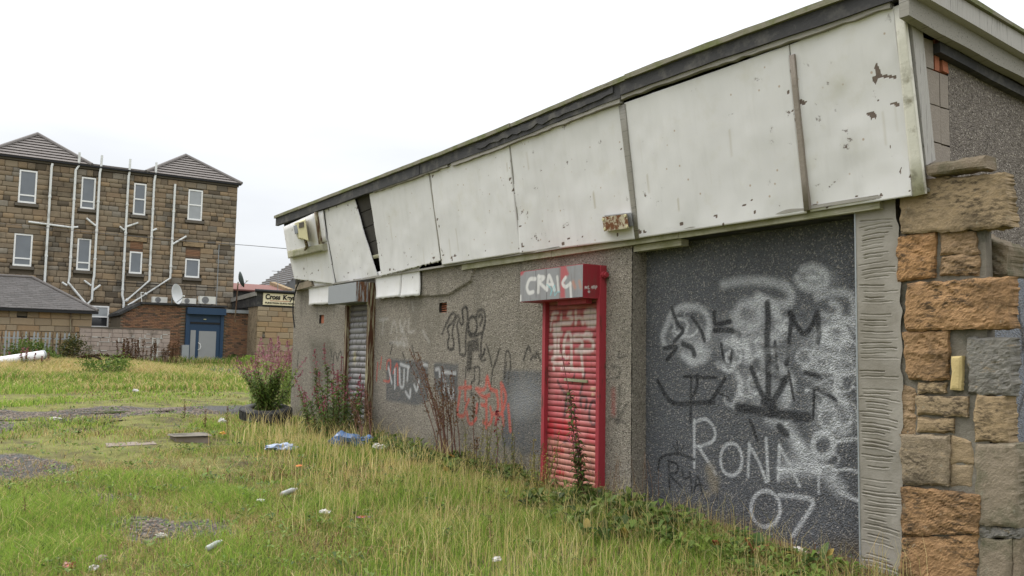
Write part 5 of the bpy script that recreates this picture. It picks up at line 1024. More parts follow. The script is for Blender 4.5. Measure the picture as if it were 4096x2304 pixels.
# ---- things on the extension roof
def ac(p0, p1, X, label):
    a, b = onX(p0, X), onX(p1, X); t = thing('air_conditioner', label, 'air conditioner', (X-.17, (a[1]+b[1])/2, b[2]), 'air conditioners on the flat roof'); y0, y1, z0, z1 = a[1], b[1], min(b[2], 4.09), a[2]
    MB().box(X-.34, X, y0, y1, z0+.04, z1).obj('casing', mat['ac'], t); w = (y1-y0); cy = y0+w*.36; r = min(w*.34, (z1-z0)*.42)
    MB().lathe([(0, .03), (r*.25, .03), (r*.27, .01), (r*.95, .012), (r, 0)], (X+.001, cy, (z0+z1)/2+.02), (1, 0, 0), 24).obj('fan_grille', mat['ac_grille'], t)
    for k in (.1, .8): MB().box(X-.3, X-.04, y0+w*k, y0+w*(k+.1), z0-.04, z0+.04).obj('foot', mat['sill'], t)
zz7 = sc(400, 1100, 3.22)
ac(*zz7([(680, 278), (866, 372)]), -46.5, 'leftmost air conditioner, partly behind the white satellite dish'); ac(*zz7([(1056, 295), (1237, 382)]), -46.4, 'middle air conditioner just right of the white satellite dish'); ac(*zz7([(1285, 270), (1487, 386)]), -46.3, 'rightmost and largest air conditioner on the flat roof')
def dish(name_lbl, c, axis, r, m, armdir):
    t = thing('satellite_dish', name_lbl, 'satellite dish', c); ax = Vector(axis).normalized()
    MB().lathe([(r, .16*r*2), (r*.97, .155*r*2), (r*.7, .08*r*2), (r*.35, .02*r*2), (0, 0), ], c, ax, 28).lathe([(0, -.02), (r*.35, 0), (r*.7, .06*r*2), (r, .15*r*2), (r, .16*r*2)], c, ax, 28).obj('reflector', m, t, smooth=True)
    f = Vector(c)+ax*r*1.1+Vector(armdir)*r*.3; MB().tube([Vector(c)-Vector((0, 0, r*.9))+ax*r*.2, f], .018, 6).obj('feed_arm', mat['galv'], t); MB().tube([f, f-ax*.12], .04, 8).obj('feed_horn', mat['ac'], t); return t
c_ = onX(zz7([(955, 248)])[0], -45.8); dsh = dish('large white satellite dish standing on the flat brick extension roof', tuple(c_), (.66, .74, .12), .52, mat['dish'], (0, 0, -1)); MB().tube([(c_[0]-.1, c_[1]-.05, c_[2]), (c_[0]-.2, c_[1]-.05, 4.05)], .04, 8).obj('post', mat['galv'], dsh)
c2 = onX((957, 1120), -45.6); ds2 = dish('dark satellite dish seen edge-on upon a rusty pole', tuple(c2), (.10, .95, .28), .43, mat['dish_dark'], (0, 0, -1)); MB().tube([(c2[0]-.02, c2[1]-.05, c2[2]-.1), (-45.7, onX((940, 1275), -45.7)[1], 3.2)], .035, 8).obj('pole', mat['rust_frame'], ds2)
hr = thing('handrail', 'small white bent handrail at the extension roof corner', 'handrail', (-46.2, 8.5, 3.95)); MB().tube([onX(p, -46.2) for p in zz7([(560, 225), (528, 225), (530, 265), (540, 350)])]+[onX(zz7([(680, 360)])[0], -46.2)], .022, 6).obj('rail', mat['upvc'], hr)
# white pipe lying in the meadow
pl = thing('plastic_pipe', 'white ribbed plastic pipe lying in long grass by the fence', 'pipe', (-37, 2.5, 1.0))
pa_, pb_ = np.array([-36.9, 3.48, 1.40]), np.array([-35.6, 1.2, 1.0]); MB().tube([pa_, pb_], .17, 18, caps=False).tube([pb_, pa_], .155, 18, caps=False).obj('barrel', mat['upvc'], pl, smooth=True)
dd = (pb_-pa_)/np.linalg.norm(pb_-pa_); MB().tube([pa_-dd*.02, pa_+dd*.05], .185, 18, caps=False).obj('collar', mat['galv'], pl)
# overhead wire from off left to the far end of the fascia
wq = [onX((-300, 868), -40), onX((0, 893), -36), onX((290, 922), -32), onX((700, 960), -26), onX((1000, 982), -20.5), onX((1150, 995), -17.0)]
o = MB().tube(wq, .007, 5).obj('overhead_wire', mat['black']); tag(o, 'thin black overhead wire crossing before the tenement to the white fascia', 'wire')

# ================================================================== VEGETATION
def blades(x, y, z, h, w, lean, cols, name, m=None, bend=.5, heads=None):
    n = len(x); a = rng.random(n)*2*math.pi; ca, sa = np.cos(a), np.sin(a); la = rng.random(n)*2*math.pi; lx, ly = np.cos(la)*lean*h, np.sin(la)*lean*h
    V = np.empty((n, 5, 3)); b = np.stack([x, y, z-.02], -1)
    side = np.stack([ca*w/2, sa*w/2, np.zeros(n)], -1); mid = b+np.stack([lx*.3*bend, ly*.3*bend, h*.55], -1); tip = b+np.stack([lx, ly, h*(1-.25*lean)], -1)
    V[:, 0] = b-side; V[:, 1] = b+side; V[:, 2] = mid-side*.8; V[:, 3] = mid+side*.8; V[:, 4] = tip
    i = np.arange(n)[:, None]*5; F1 = i+np.array([[0, 1, 3]]); F2 = i+np.array([[0, 3, 2]]); F3 = i+np.array([[2, 3, 4]])
    Fs = np.concatenate([F1, F2, F3]); C = np.ones((n, 5, 4)); C[:, :, :3] = cols[:, None, :]
    if heads is not None: C[:, 4, :3] = heads
    return V.reshape(-1, 3), Fs, C.reshape(-1, 4)
def put_blades(parts, name, label, cat, m):
    Vs, Fs, Cs, b = [], [], [], 0
    for (V, Fq, C) in parts: Vs.append(V); Fs.append(Fq+b); Cs.append(C); b += len(V)
    o = np_mesh(name, np.vstack(Vs), np.vstack(Fs), m, cols=np.vstack(Cs)); tag(o, label, cat, kind='stuff'); return o
GRN = np.array([[.14, .225, .038], [.19, .295, .05], [.23, .31, .066], [.16, .23, .048], [.075, .125, .027]]); STR = np.array([[.54, .44, .20], [.66, .55, .28], [.45, .37, .155], [.56, .41, .18], [.42, .37, .12]]); BRN = np.array([[.14, .075, .035], [.10, .055, .03], [.19, .11, .055]]); LIME = np.array([[.28, .40, .065], [.34, .45, .085], [.24, .37, .052]])
def pick(pal, n): return pal[rng.integers(0, len(pal), n)]*(.8+.4*rng.random((n, 1)))
def visible(x, y): return (y > -3.2) & ~((y > W-.03) & (x > XL-.05)) & ~((y > W-.6) & (x > XE))
parts = []
def scatter(x0, x1, y0, y1, dens):
    n = int((x1-x0)*(y1-y0)*dens); x = rng.uniform(x0, x1, n); y = rng.uniform(y0, y1, n); k = visible(x, y); return x[k], y[k]
dist = lambda x, y: np.hypot(x, y)
# 1. low mossy turf over the open plot
for (x0, x1, y0, y1, dn, ww) in ((-9, -4, -1.2, 6.1, 1500, .006), (-14, -9, -1.6, 6.1, 900, .008), (-22, -14, -2, 6.1, 380, .013), (-30, -22, -2, 8, 200, .024), (-44, -30, -3, 16, 60, .045)):
    x, y = scatter(x0, x1, y0, y1, dn); k = rng.random(len(x)) > gravel_mask(x, y)*1.05-.02; x, y = x[k], y[k]; nn = fnoise(x, y, .9, 40); k = rng.random(len(x)) < .12+1.2*sstep(.36, .62, nn); x, y, nn = x[k], y[k], nn[k]
    h = (.03+.075*nn+.05*rng.random(len(x))); c = np.where((rng.random(len(x)) < .22+.35*sstep(.45, .6, fnoise(x, y, .6, 51)))[:, None], pick(STR, len(x))*.8, np.where((rng.random(len(x)) < .45)[:, None], pick(LIME, len(x)), pick(GRN, len(x))))
    k2 = rng.random(len(x)) < .13*sstep(.45, .7, fnoise(x, y, 1.3, 61)); c[k2] = pick(BRN, k2.sum())
    parts.append(blades(x, y, gz(x, y), h, ww*(.7+.6*rng.random(len(x))), .5+.5*rng.random(len(x)), c, ''))
# 2. bright grass clumps at the left of the foreground
for (cx, cy, rx, ry, hh, dn) in ((-8.6, .85, 1.3, .55, .17, 3400), (-7.2, .75, .7, .5, .15, 3000), (-9.9, 1.9, 1.0, .7, .13, 2000), (-8.7, 2.5, .8, .5, .15, 2500), (-6.3, 1.9, 1.0, .5, .13, 2400), (-20.8, 1.4, .6, 1.2, .15, 500), (-15.2, 4.1, .7, .4, .12, 900), (-24.5, 2.0, 1.2, 1.2, .25, 260)):
    x, y = scatter(cx-rx*1.4, cx+rx*1.4, cy-ry*1.4, cy+ry*1.4, dn); d = np.hypot((x-cx)/rx, (y-cy)/ry)+.5*(fnoise(x, y, 1.6, 70)-.5); k = rng.random(len(x)) < np.clip(1.35-d, 0, 1); x, y, d = x[k], y[k], d[k]
    c = np.where((rng.random(len(x)) < .12)[:, None], pick(STR, len(x)), np.where((rng.random(len(x)) < .6)[:, None], pick(LIME, len(x))*.95, pick(GRN, len(x))*1.15)); ww = .006 if cx > -11 else .014
    parts.append(blades(x, y, gz(x, y), hh*(.5+.8*rng.random(len(x)))*np.clip(1.3-.5*d, .4, 1.2), ww*(.8+.5*rng.random(len(x))), .35+.4*rng.random(len(x)), c, ''))
put_blades(parts, 'short_grass', 'short mossy grass over the open waste ground', 'grass', mat['grass']); parts = []
# 3. tall straw grass in front of the building
for (x0, x1, dn, ww) in ((-7.5, -2.6, 3000, .005), (-11, -7.5, 2300, .0062), (-17.2, -11, 1400, .0095)):
    x, y = scatter(x0, x1, 1.6, 6.08, dn); t = tall_mask(x, y); k = rng.random(len(x)) < t*(.35+.9*sstep(.25, .55, fnoise(x, y, 1.1, 81))); x, y, t = x[k], y[k], t[k]
    k = rng.random(len(x)) > .93*sstep(.3, .7, spot(x, y, -4.9, 6.1, 1.3, .75)); x, y, t = x[k], y[k], t[k]
    lush = sstep(.3, .7, spot(x, y, -6.0, 5.2, .9, .7)+.3*spot(x, y, -9.3, 5.7, 1.5, .5)); h = (.05+.13*rng.random(len(x)))*(.55+.5*t)*(.35+1.3*fnoise(x, y, 1.4, 83))*(1-.35*sstep(5.3, 5.9, y))*np.where(np.hypot(x+15.6, y-5.0) < .85, .45, 1)
    s = rng.random(len(x)) < .22-.2*lush+.8*(fnoise(x, y, .55, 90)-.5); c = np.where(s[:, None], pick(STR, len(x)), np.where((rng.random(len(x)) < .5)[:, None], pick(LIME, len(x))*.95, pick(GRN, len(x)))); h = np.where(s, h*1.3, h)
    parts.append(blades(x, y, gz(x, y), h, ww*np.where(s, .7, 1.2)*(.8+.5*rng.random(len(x))), .25+.45*rng.random(len(x)), c, ''))
x, y = scatter(-10.5, -4, .6, 5.2, 110); k = (rng.random(len(x)) < .8*sstep(.5, .68, fnoise(x, y, 1.2, 131))) & (gravel_mask(x, y) < .2); x, y = x[k], y[k]; parts.append(blades(x, y, gz(x, y)+.03, .04+.09*rng.random(len(x)), .008+.008*rng.random(len(x)), .6+.6*rng.random(len(x)), pick(BRN, len(x))*1.1, ''))
x, y = scatter(-15, -3.4, 2.4, 6.0, 110); k = rng.random(len(x)) < tall_mask(x, y); x, y = x[k], y[k]      # long seeding stems
parts.append(blades(x, y, gz(x, y), .22+.28*rng.random(len(x)), np.where(x > -9, .0038, .0075), .15+.3*rng.random(len(x)), pick(STR, len(x))*1.12, ''))
x, y = scatter(-6.7, -3.3, 5.3, 6.28, 480); y = np.where(x > XP, np.minimum(y, 6.0), y); k = ~((x < XC) & (y > 6.05)); x, y = x[k], y[k]
parts.append(blades(x, y, gz(x, y), .06+.22*rng.random(len(x))**1.5, .006+0*x, .5+.8*rng.random(len(x)), np.where((rng.random(len(x)) < .5)[:, None], pick(BRN, len(x))*1.5, np.where((rng.random(len(x)) < .6)[:, None], pick(STR, len(x))*.75, pick(GRN, len(x)))), ''))
put_blades(parts, 'tall_grass', 'tall straw coloured grass along the derelict building', 'grass', mat['grass']); parts = []
# 4. far meadow before the tenement
x, y = scatter(-43.4, -24.5, -3, 17, 300); m1 = sstep(.0, .5, fnoise(x, y, .33, 100)-.22+.25*bandf(x, -41.5, -29, 2)); pth = sstep(6.5, 9.5, y)*bandf(x, -47, -27, 2); k = rng.random(len(x)) < np.clip(m1*1.3*(1-.8*pth)*(1-gravel_mask(x, y)), 0, 1); x, y = x[k], y[k]
tl = fnoise(x, y, .25, 110); pth = sstep(6.5, 9.5, y); h = (.16+.30*rng.random(len(x)))*(.6+.8*tl)*(1-.55*pth)*np.where(x > -28.5, .6, 1.0); s = rng.random(len(x)) < np.clip(.38+.55*bandf(x+fnoise(x, y, .3, 7)*3, -41, -30, 1.2), 0, .9)*(1-.4*pth)
c = np.where(s[:, None], pick(STR, len(x))*.92, np.where((rng.random(len(x)) < .5)[:, None], pick(LIME, len(x))*.75, pick(GRN, len(x))))
parts.append(blades(x, y, gz(x, y), h, .03*(.7+.6*rng.random(len(x))), .3+.4*rng.random(len(x)), c, ''))
x, y = scatter(-45.3, -42.6, -3, 13.5, 130); k = ~((y > 10.6) & (y < 12.8) & (x < -44.7)); x, y = x[k], y[k]
parts.append(blades(x, y, gz(x, y), .15+.35*rng.random(len(x)), .04+0*x, .3+.4*rng.random(len(x)), np.where((rng.random(len(x)) < .4)[:, None], pick(STR, len(x))*.8, pick(GRN, len(x))), ''))
put_blades(parts, 'meadow_grass', 'tall yellow and green meadow grass below the tenement', 'grass', mat['grass'])

# ---- leafy plants
def rand_quads(Pn, size, cols, flat=0.):
    n = len(Pn); u = rng.normal(size=(n, 3)); u /= np.linalg.norm(u, axis=1)[:, None]; v = rng.normal(size=(n, 3)); v -= (v*u).sum(1)[:, None]*u; v /= np.linalg.norm(v, axis=1)[:, None]
    s = (np.asarray(size)*(.6+.8*rng.random(n)))[:, None]; V = np.stack([Pn-u*s*.5, Pn+v*s*.28, Pn+u*s*.5, Pn-v*s*.28], 1).reshape(-1, 3); Fq = np.arange(n*4).reshape(n, 4); C = np.ones((n, 4, 4)); C[:, :, :3] = cols[:, None]; return V, Fq, C.reshape(-1, 4)
def leaf_quads(Pn, D, L, Wd, droop, cols):
    n = len(Pn); D = D/np.linalg.norm(D, axis=1)[:, None]; up = np.array([0, 0, 1.]); sd = np.cross(D, up); sd /= np.maximum(1e-6, np.linalg.norm(sd, axis=1))[:, None]; L = np.asarray(L)[:, None]; Wd = np.asarray(Wd)[:, None]; droop = np.asarray(droop)[:, None]
    mid = Pn+D*L*.45; tip = Pn+D*L-up*droop*L; V = np.stack([Pn, mid+sd*Wd/2+up*Wd*.15, tip, mid-sd*Wd/2+up*Wd*.15], 1).reshape(-1, 3); Fq = np.arange(n*4).reshape(n, 4); C = np.ones((n, 4, 4)); C[:, :, :3] = cols[:, None]; C[:, 2, :3] *= 1.1; return V, Fq, C.reshape(-1, 4)
def join(lst):
    b = 0; Vs, Fs, Cs = [], [], []
    for V, Fq, C in lst: Vs.append(V); Fs.append(Fq+b); Cs.append(C); b += len(V)
    return np.vstack(Vs), np.vstack(Fs), np.vstack(Cs)
def stem_curve(b, h, lx, ly, n=6, wob=.02): return [np.array([b[0]+lx*(k/n)**1.4+random.uniform(-wob, wob)*(k > 0), b[1]+ly*(k/n)**1.4+random.uniform(-wob, wob)*(k > 0), b[2]-.03+(h+.03)*k/n]) for k in range(n+1)]
def along(q, t): f = np.asarray(t)*(len(q)-1); i = np.clip(f.astype(int), 0, len(q)-2); f = (f-i)[:, None]; Q = np.array(q); return Q[i]*(1-f)+Q[i+1]*f
SC = {}
def stem_mat(c):
    if c not in SC: SC[c] = M_plain('stem %d' % len(SC), c, .8, .2, 20, bump=0)
    return SC[c]
def willowherb(t, stems, leafL=.09, leafW=.022, greens=GRN*.75, pinks=((.30, .06, .10), (.38, .09, .17), (.24, .05, .075)), stemc=(.14, .045, .04), fl_frac=.35, nleaf=46, flsize=.03, flower=True, r=.006):
    pk = np.array(pinks)
    for (b, h, lx, ly) in stems:
        q = stem_curve(b, h, lx, ly); st = MB().tube(q, [r*(1-.6*k/len(q)) for k in range(len(q))], 5).obj('stem', stem_mat(stemc), t)
        nl = int(nleaf*h/1.0)+6; tt = np.linspace(.1, 1-fl_frac*.8, nl); Pn = along(q, tt); a = np.arange(nl)*2.4+random.random()*6; D = np.stack([np.cos(a), np.sin(a), .35+.5*tt], -1); L = leafL*(1-.45*tt)*(.7+.6*rng.random(nl))
        V, Fq, C = leaf_quads(Pn, D, L, leafW*(.8+.5*rng.random(nl)), .35+.3*rng.random(nl), pick(greens, nl)); tag(np_mesh('foliage', V, Fq, mat['leaf'], st, cols=C), kind='stuff')
        if flower:
            nf = int(90*h*fl_frac)+14; tf = rng.uniform(1-fl_frac, 1.0, nf); Pf = along(q, tf)+rng.normal(size=(nf, 3))*((.045*(1.15-(tf-(1-fl_frac))/fl_frac))[:, None])*np.array([1, 1, .5]); V, Fq, C = rand_quads(Pf, np.full(nf, flsize), pick(pk, nf)); tag(np_mesh('flower_spike', V, Fq, mat['leaf'], st, cols=C), kind='stuff')
def dock(t, stems, seedc=BRN*.9, stemc=(.11, .05, .035), ns=70, frac=.55, size=.02, spread=.016, r=.0055):
    for (b, h, lx, ly) in stems:
        q = stem_curve(b, h, lx, ly, wob=.008); st = MB().tube(q, [r*(1-.6*k/len(q)) for k in range(len(q))], 5).obj('stem', stem_mat(stemc), t)
        n = int(ns*h)+12; tf = rng.uniform(1-frac, 1, n); Pf = along(q, tf)+rng.normal(size=(n, 3))*spread; V, Fq, C = rand_quads(Pf, np.full(n, size), pick(seedc, n)); tag(np_mesh('seed_head', V, Fq, mat['dry'], st, cols=C), kind='stuff')
def bush(t, c, rx, ry, rz, n, size, pal, ntw=9):
    for k in range(ntw):
        a = random.random()*6.28; rr_ = random.uniform(.2, .8); MB().tube(stem_curve((c[0], c[1], c[2]), rz*random.uniform(1, 1.7), rx*rr_*math.cos(a), ry*rr_*math.sin(a)), [.014, .012, .01, .008, .006, .004, .003], 5).obj('branch', stem_mat((.09, .06, .035)), t)
    cl = rng.normal(size=(max(6, n//60), 3)); cl /= np.maximum(1, np.linalg.norm(cl, axis=1)/1.0)[:, None]; i = rng.integers(0, len(cl), n); Pn = (cl[i]*.75+rng.normal(size=(n, 3))*.25)*np.array([rx, ry, rz])+np.array([c[0], c[1], c[2]+rz*.85]); Pn[:, 2] = np.maximum(Pn[:, 2], c[2]+.02)
    sh = (.7+.5*rng.random((len(cl), 1)))[i]; V, Fq, C = rand_quads(Pn, np.full(n, size), pick(pal, n)*sh); tag(np_mesh('crown', V, Fq, mat['leaf'], t, cols=C), kind='stuff')
def big_leaf(t, b, L, Wd, az, tilt, c, name='leaf'):
    n = 6; d = np.array([math.cos(az)*math.cos(tilt), math.sin(az)*math.cos(tilt), math.sin(tilt)]); s = np.cross(d, [0, 0, 1]); s = s/np.linalg.norm(s); vs = []
    for k in range(n+1):
        u = k/n; p_ = np.array(b)+d*L*u+np.array([0, 0, -L*.35*u*u]); w = Wd*math.sin(math.pi*min(1, .12+.88*u)**.8)*.5+.004
        vs += [p_-s*w+np.array([0, 0, w*.3]), p_, p_+s*w+np.array([0, 0, w*.3])]
    fs = []
    for k in range(n): fs += [(3*k, 3*k+1, 3*k+4, 3*k+3), (3*k+1, 3*k+2, 3*k+5, 3*k+4)]
    C = np.ones((len(vs), 4)); C[:, :3] = np.array(c)*(.85+.3*rng.random((len(vs), 1))); np_mesh(name, np.array(vs), np.array(fs), mat['leaf'], t, cols=C, smooth=True)
def gp(px, py): p_ = gnd((px, py)); return np.array([p_[0], p_[1], float(gz(p_[0], p_[1]))])
def near(b, s): return (b[0]+random.uniform(-s, s), b[1]+random.uniform(-s, s), b[2])

# broad leaved weeds and matted straw through the grass
lst = []
for (n_, x0, x1, y0, y1, L0, pal) in ((150, -12.8, -6.2, 5.35, 6.0, .13, GRN*.55), (60, -7.2, -5.4, 4.7, 5.9, .15, GRN*.5), (70, -6.0, -3.9, 5.0, 5.8, .10, GRN*.7), (90, -11, -4.2, 2.4, 5.3, .08, GRN*.75), (140, -12, -6, .3, 3.2, .055, GRN*.8), (60, -19, -12, 0, 5.5, .09, GRN*.7)):
    for _ in range(n_):
        cx, cy = random.uniform(x0, x1), random.uniform(y0, y1); k = random.randint(6, 12); a = rng.random(k)*6.28; r_ = rng.random(k)*.07
        Pn = np.stack([cx+r_*np.cos(a), cy+r_*np.sin(a), np.full(k, float(gz(cx, cy))+.03)+rng.random(k)*L0*.8], -1)
        lst.append(leaf_quads(Pn, np.stack([np.cos(a), np.sin(a), .3+.9*rng.random(k)], -1), L0*(.6+.9*rng.random(k)), L0*(.3+.2*rng.random(k)), .2+.4*rng.random(k), pick(pal, k)))
V, Fq, C = join(lst); tag(np_mesh('ground_weeds', V, Fq, mat['leaf'], cols=C), 'broad leaved green weeds growing through the grass and along the wall foot', 'weeds', kind='stuff')
x, y = scatter(-12, -3.6, .2, 5.9, 240); k = rng.random(len(x)) < sstep(.42, .66, fnoise(x, y, 1.0, 171)); x, y = x[k], y[k]
put_blades([blades(x, y, gz(x, y)+.02+.05*tall_mask(x, y), .07+.05*rng.random(len(x)), .006+0*x, 1.6+1.6*rng.random(len(x)), np.where((rng.random(len(x)) < .6)[:, None], pick(STR, len(x))*.8, pick(BRN, len(x))*1.5), '')], 'dead_straw', 'matted dead straw lying in the grass', 'grass', mat['grass'])
# willowherb clump at the silver shutter
b = np.array([-13.35, 5.62, float(gz(-13.35, 5.62))])
t = thing('willowherb_clump', 'tall willowherb clump with dark leaves and red spikes before the metal shutter', 'plant', tuple(b))
willowherb(t, [((b[0]+dx, b[1]+dy, b[2]), h*.88, lx, ly) for dx, dy, h, lx, ly in ((-.75, -.05, 1.62, -.5, 0), (-.5, .1, 1.35, -.35, .05), (-.3, -.15, 1.2, -.15, -.1), (-.1, .05, 1.5, -.05, 0), (.1, -.1, 1.15, .1, -.05), (.3, .1, 1.2, .2, 0), (.5, 0, 1.0, .3, 0), (-.6, -.3, 1.05, -.4, -.15), (.0, -.3, .95, 0, -.2), (.25, -.25, .8, .1, -.2), (-.4, -.05, 1.75, -.45, .05), (-.2, .15, 1.1, -.1, .1), (.15, -.2, 1.0, .15, -.1), (.4, -.15, .9, .3, -.1), (.6, -.05, .85, .3, 0), (-.15, -.35, .85, -.1, -.2), (.35, -.4, .7, .2, -.15), (.0, -.1, 1.25, .05, 0), (.2, .05, 1.05, .3, 0), (-.45, -.35, .8, -.2, -.1))], leafL=.16, leafW=.042, nleaf=66, flsize=.035, fl_frac=.3, greens=GRN*.55, r=.008, pinks=((.27, .075, .10), (.33, .10, .15), (.22, .07, .075)))
# bush with pink spikes growing in and behind the tyre
tc0 = np.array([-15.75, 5.15, float(gz(-15.75, 5.15))])
t = thing('willowherb_bush', 'bushy willowherb with pink tips growing out of the tyre', 'plant', tuple(tc0))
willowherb(t, [((tc0[0]+.1*random.gauss(0, 1), tc0[1]+.1*random.gauss(0, 1), tc0[2]+.1), random.uniform(.75, 1.15), random.uniform(-.55, .55), random.uniform(-.55, .55)) for k in range(24)], leafL=.15, leafW=.038, nleaf=70, flsize=.035, fl_frac=.28, greens=GRN*.95, pinks=((.34, .13, .17), (.40, .17, .22), (.28, .11, .12)))
b2 = np.array([-18.6, 6.3, float(gz(-18.6, 6.3))]); t = thing('willowherb_stand', 'stand of pink seeding willowherb behind the tyre by the building corner', 'plant', tuple(b2))
willowherb(t, [((b2[0]+random.uniform(-.8, .8), b2[1]+random.uniform(-.55, .55), b2[2]), random.uniform(1.1, 1.6), random.uniform(-.15, .15), random.uniform(-.15, .15)) for k in range(22)], leafL=.15, leafW=.04, nleaf=44, flsize=.05, fl_frac=.42, greens=LIME*.7, pinks=((.34, .15, .18), (.38, .18, .22), (.30, .14, .14)))
# tyre
ty = thing('tyre', 'old black tyre lying flat as a planter near the far corner', 'tyre', tuple(tc0)); zt0 = tc0[2]+.02
MB().lathe([(.235, .02), (.27, 0), (.40, .0), (.455, .035), (.462, .11), (.455, .185), (.40, .22), (.30, .215), (.25, .20), (.235, .17), (.235, .02)], (tc0[0], tc0[1], zt0), n=40).obj('casing', mat['rubber'], ty, smooth=True)
for k in range(40): a = 2*math.pi*k/40; MB().bar((tc0[0]+.455*math.cos(a), tc0[1]+.455*math.sin(a), zt0+.03), (tc0[0]+.455*math.cos(a+.05), tc0[1]+.455*math.sin(a+.05), zt0+.19), .03, .03, up=(math.cos(a), math.sin(a), 0)).obj('tread_block', mat['rubber'], ty)
MB().lathe([(0, .13), (.15, .12), (.24, .10)], (tc0[0], tc0[1], zt0), n=24).obj('soil', mat['soil'], ty)
ty.rotation_euler = (.05, .14, 0); ty.location.z += .05
# dead dock stems against the grey patches
b = np.array([-10.05, 5.75, float(gz(-10.05, 5.75))]); t = thing('dead_dock', 'bundle of tall dead brown dock stems leaning left against the wall', 'plant', tuple(b))
dock(t, [((b[0]+random.uniform(-.22, .22), b[1]+random.uniform(-.15, .1), b[2]), h, lx*1.7, random.uniform(-.05, .12)) for h, lx in ((1.55, -.75), (1.45, -.62), (1.5, -.5), (1.25, -.42), (1.3, -.3), (1.2, -.22), (1.15, -.12), (1.0, -.05), (1.1, -.35), (.9, .02), (1.35, -.55), (1.2, -.18), (.95, -.3), (1.05, -.02), (.7, -.2), (1.4, -.68), (1.25, -.26), (1.1, -.15))], r=.0075, size=.026)
for k in range(9): big_leaf(t, near(b, .25), random.uniform(.22, .4), .09, random.uniform(3, 6.2), random.uniform(.3, 1.2), random.choice([(.08, .14, .03), (.06, .11, .03), (.42, .20, .04), (.11, .17, .04)]))
b = gp(1835, 1890); b = np.array([-9.35, 5.72, float(gz(-9.35, 5.72))]); t = thing('dock_plant', 'single upright brown dock stem right of the leaning dead bundle', 'plant', tuple(b)); dock(t, [((b[0], b[1], b[2]), .95, -.03, 0), ((b[0]+.05, b[1], b[2]), .45, .03, 0)], frac=.3, size=.03, r=.007)
b = np.array([-12.1, 5.45, float(gz(-12.1, 5.45))]); t = thing('fallen_dock', 'fallen brown dock stems leaning left towards the metal shutter', 'plant', tuple(b))
dock(t, [((b[0]+random.uniform(-.05, .3), b[1]+random.uniform(-.1, .1), b[2]), random.uniform(.55, .85), random.uniform(-1.05, -.7), random.uniform(.05, .3)) for k in range(9)], r=.008, size=.03)
# plants before the red shutter
b = np.array([-7.05, 5.62, float(gz(-7.05, 5.62))]); t = thing('willowherb_plant', 'single tall willowherb with dark leaves before the red shutter', 'plant', tuple(b))
willowherb(t, [((b[0], b[1], b[2]), 1.68, -.42, .02), ((b[0]+.03, b[1], b[2]), 1.0, -.2, .02), ((b[0]-.03, b[1]-.03, b[2]), .8, -.05, -.05)], leafL=.13, leafW=.035, nleaf=52, greens=GRN*.4, fl_frac=.38, r=.009, flsize=.022)
dockl = [(b[0]-.05, b[1]-.02, b[2])]
b = np.array([-7.75, 5.55, float(gz(-7.75, 5.55))]); t = thing('ragwort', 'spindly yellowing ragwort in front of the lower red shutter', 'plant', tuple(b))
willowherb(t, [(near(b, .18), random.uniform(.45, .75), random.uniform(-.2, .25), random.uniform(-.1, .1)) for k in range(10)], leafL=.06, leafW=.016, nleaf=60, greens=np.array([[.20, .19, .04], [.26, .24, .05], [.13, .15, .03]]), stemc=(.14, .11, .04), pinks=((.10, .045, .03), (.30, .24, .04), (.08, .04, .03)), fl_frac=.35, flsize=.016)
b = np.array([-6.6, 5.65, float(gz(-6.6, 5.65))]); t = thing('brown_weed', 'dry brown branching weed at the foot of the red shutter', 'plant', tuple(b)); dock(t, [(near(b, .4), random.uniform(.3, .6), random.uniform(-.2, .2), random.uniform(-.1, .1)) for k in range(13)], size=.012, ns=50, r=.003, stemc=(.15, .09, .055))
b = np.array([-8.75, 5.6, float(gz(-8.75, 5.6))]); t = thing('ragwort', 'yellow green ragwort with a dark red spike left of the red shutter', 'plant', tuple(b))
willowherb(t, [(near(b, .3), random.uniform(.4, .75), random.uniform(-.2, .2), random.uniform(-.1, .1)) for k in range(11)], leafL=.065, leafW=.02, nleaf=60, greens=np.array([[.18, .17, .04], [.22, .20, .05], [.11, .14, .03]]), stemc=(.10, .08, .04), pinks=((.10, .05, .03), (.28, .22, .05)), fl_frac=.3, flsize=.016)
willowherb(t, [((b[0]+.1, b[1], b[2]), .85, 0, 0)], leafL=.08, nleaf=30, pinks=((.17, .012, .03), (.22, .02, .04)), fl_frac=.32, flsize=.035)
b = np.array([-9.0, 5.85, float(gz(-9.0, 5.85))])
# broad dock leaves in the grass
for (px, py, lbl, n_, red) in ((2960, 2230, 'broad dock with yellow and red leaves before the grey painted wall', 13, .55), (2420, 2180, 'dark green broad leaved dock in lush grass below the beige corner', 14, .05), (2600, 2120, 'green dock leaves at the foot of the recess corner', 9, .05), (3330, 2240, 'low green weed at the foot of the cement pier', 8, .1), (1790, 1905, 'green dock leaves beneath the dead dock bundle', 9, .15)):
    b = gp(px, py); b[1] = min(b[1], 5.9); b[2] = float(gz(b[0], b[1])); t = thing('dock_plant', lbl, 'plant', tuple(b))
    for k in range(n_): big_leaf(t, np.array(near(b, .2))+np.array([0, 0, .06]), random.uniform(.13, .26), random.uniform(.045, .08), random.uniform(0, 6.28), random.uniform(.4, 1.3), random.choice([(.30, .10, .05), (.34, .24, .06), (.26, .20, .05)]) if random.random() < red else random.choice([(.075, .13, .03), (.055, .10, .025), (.10, .16, .04)]))
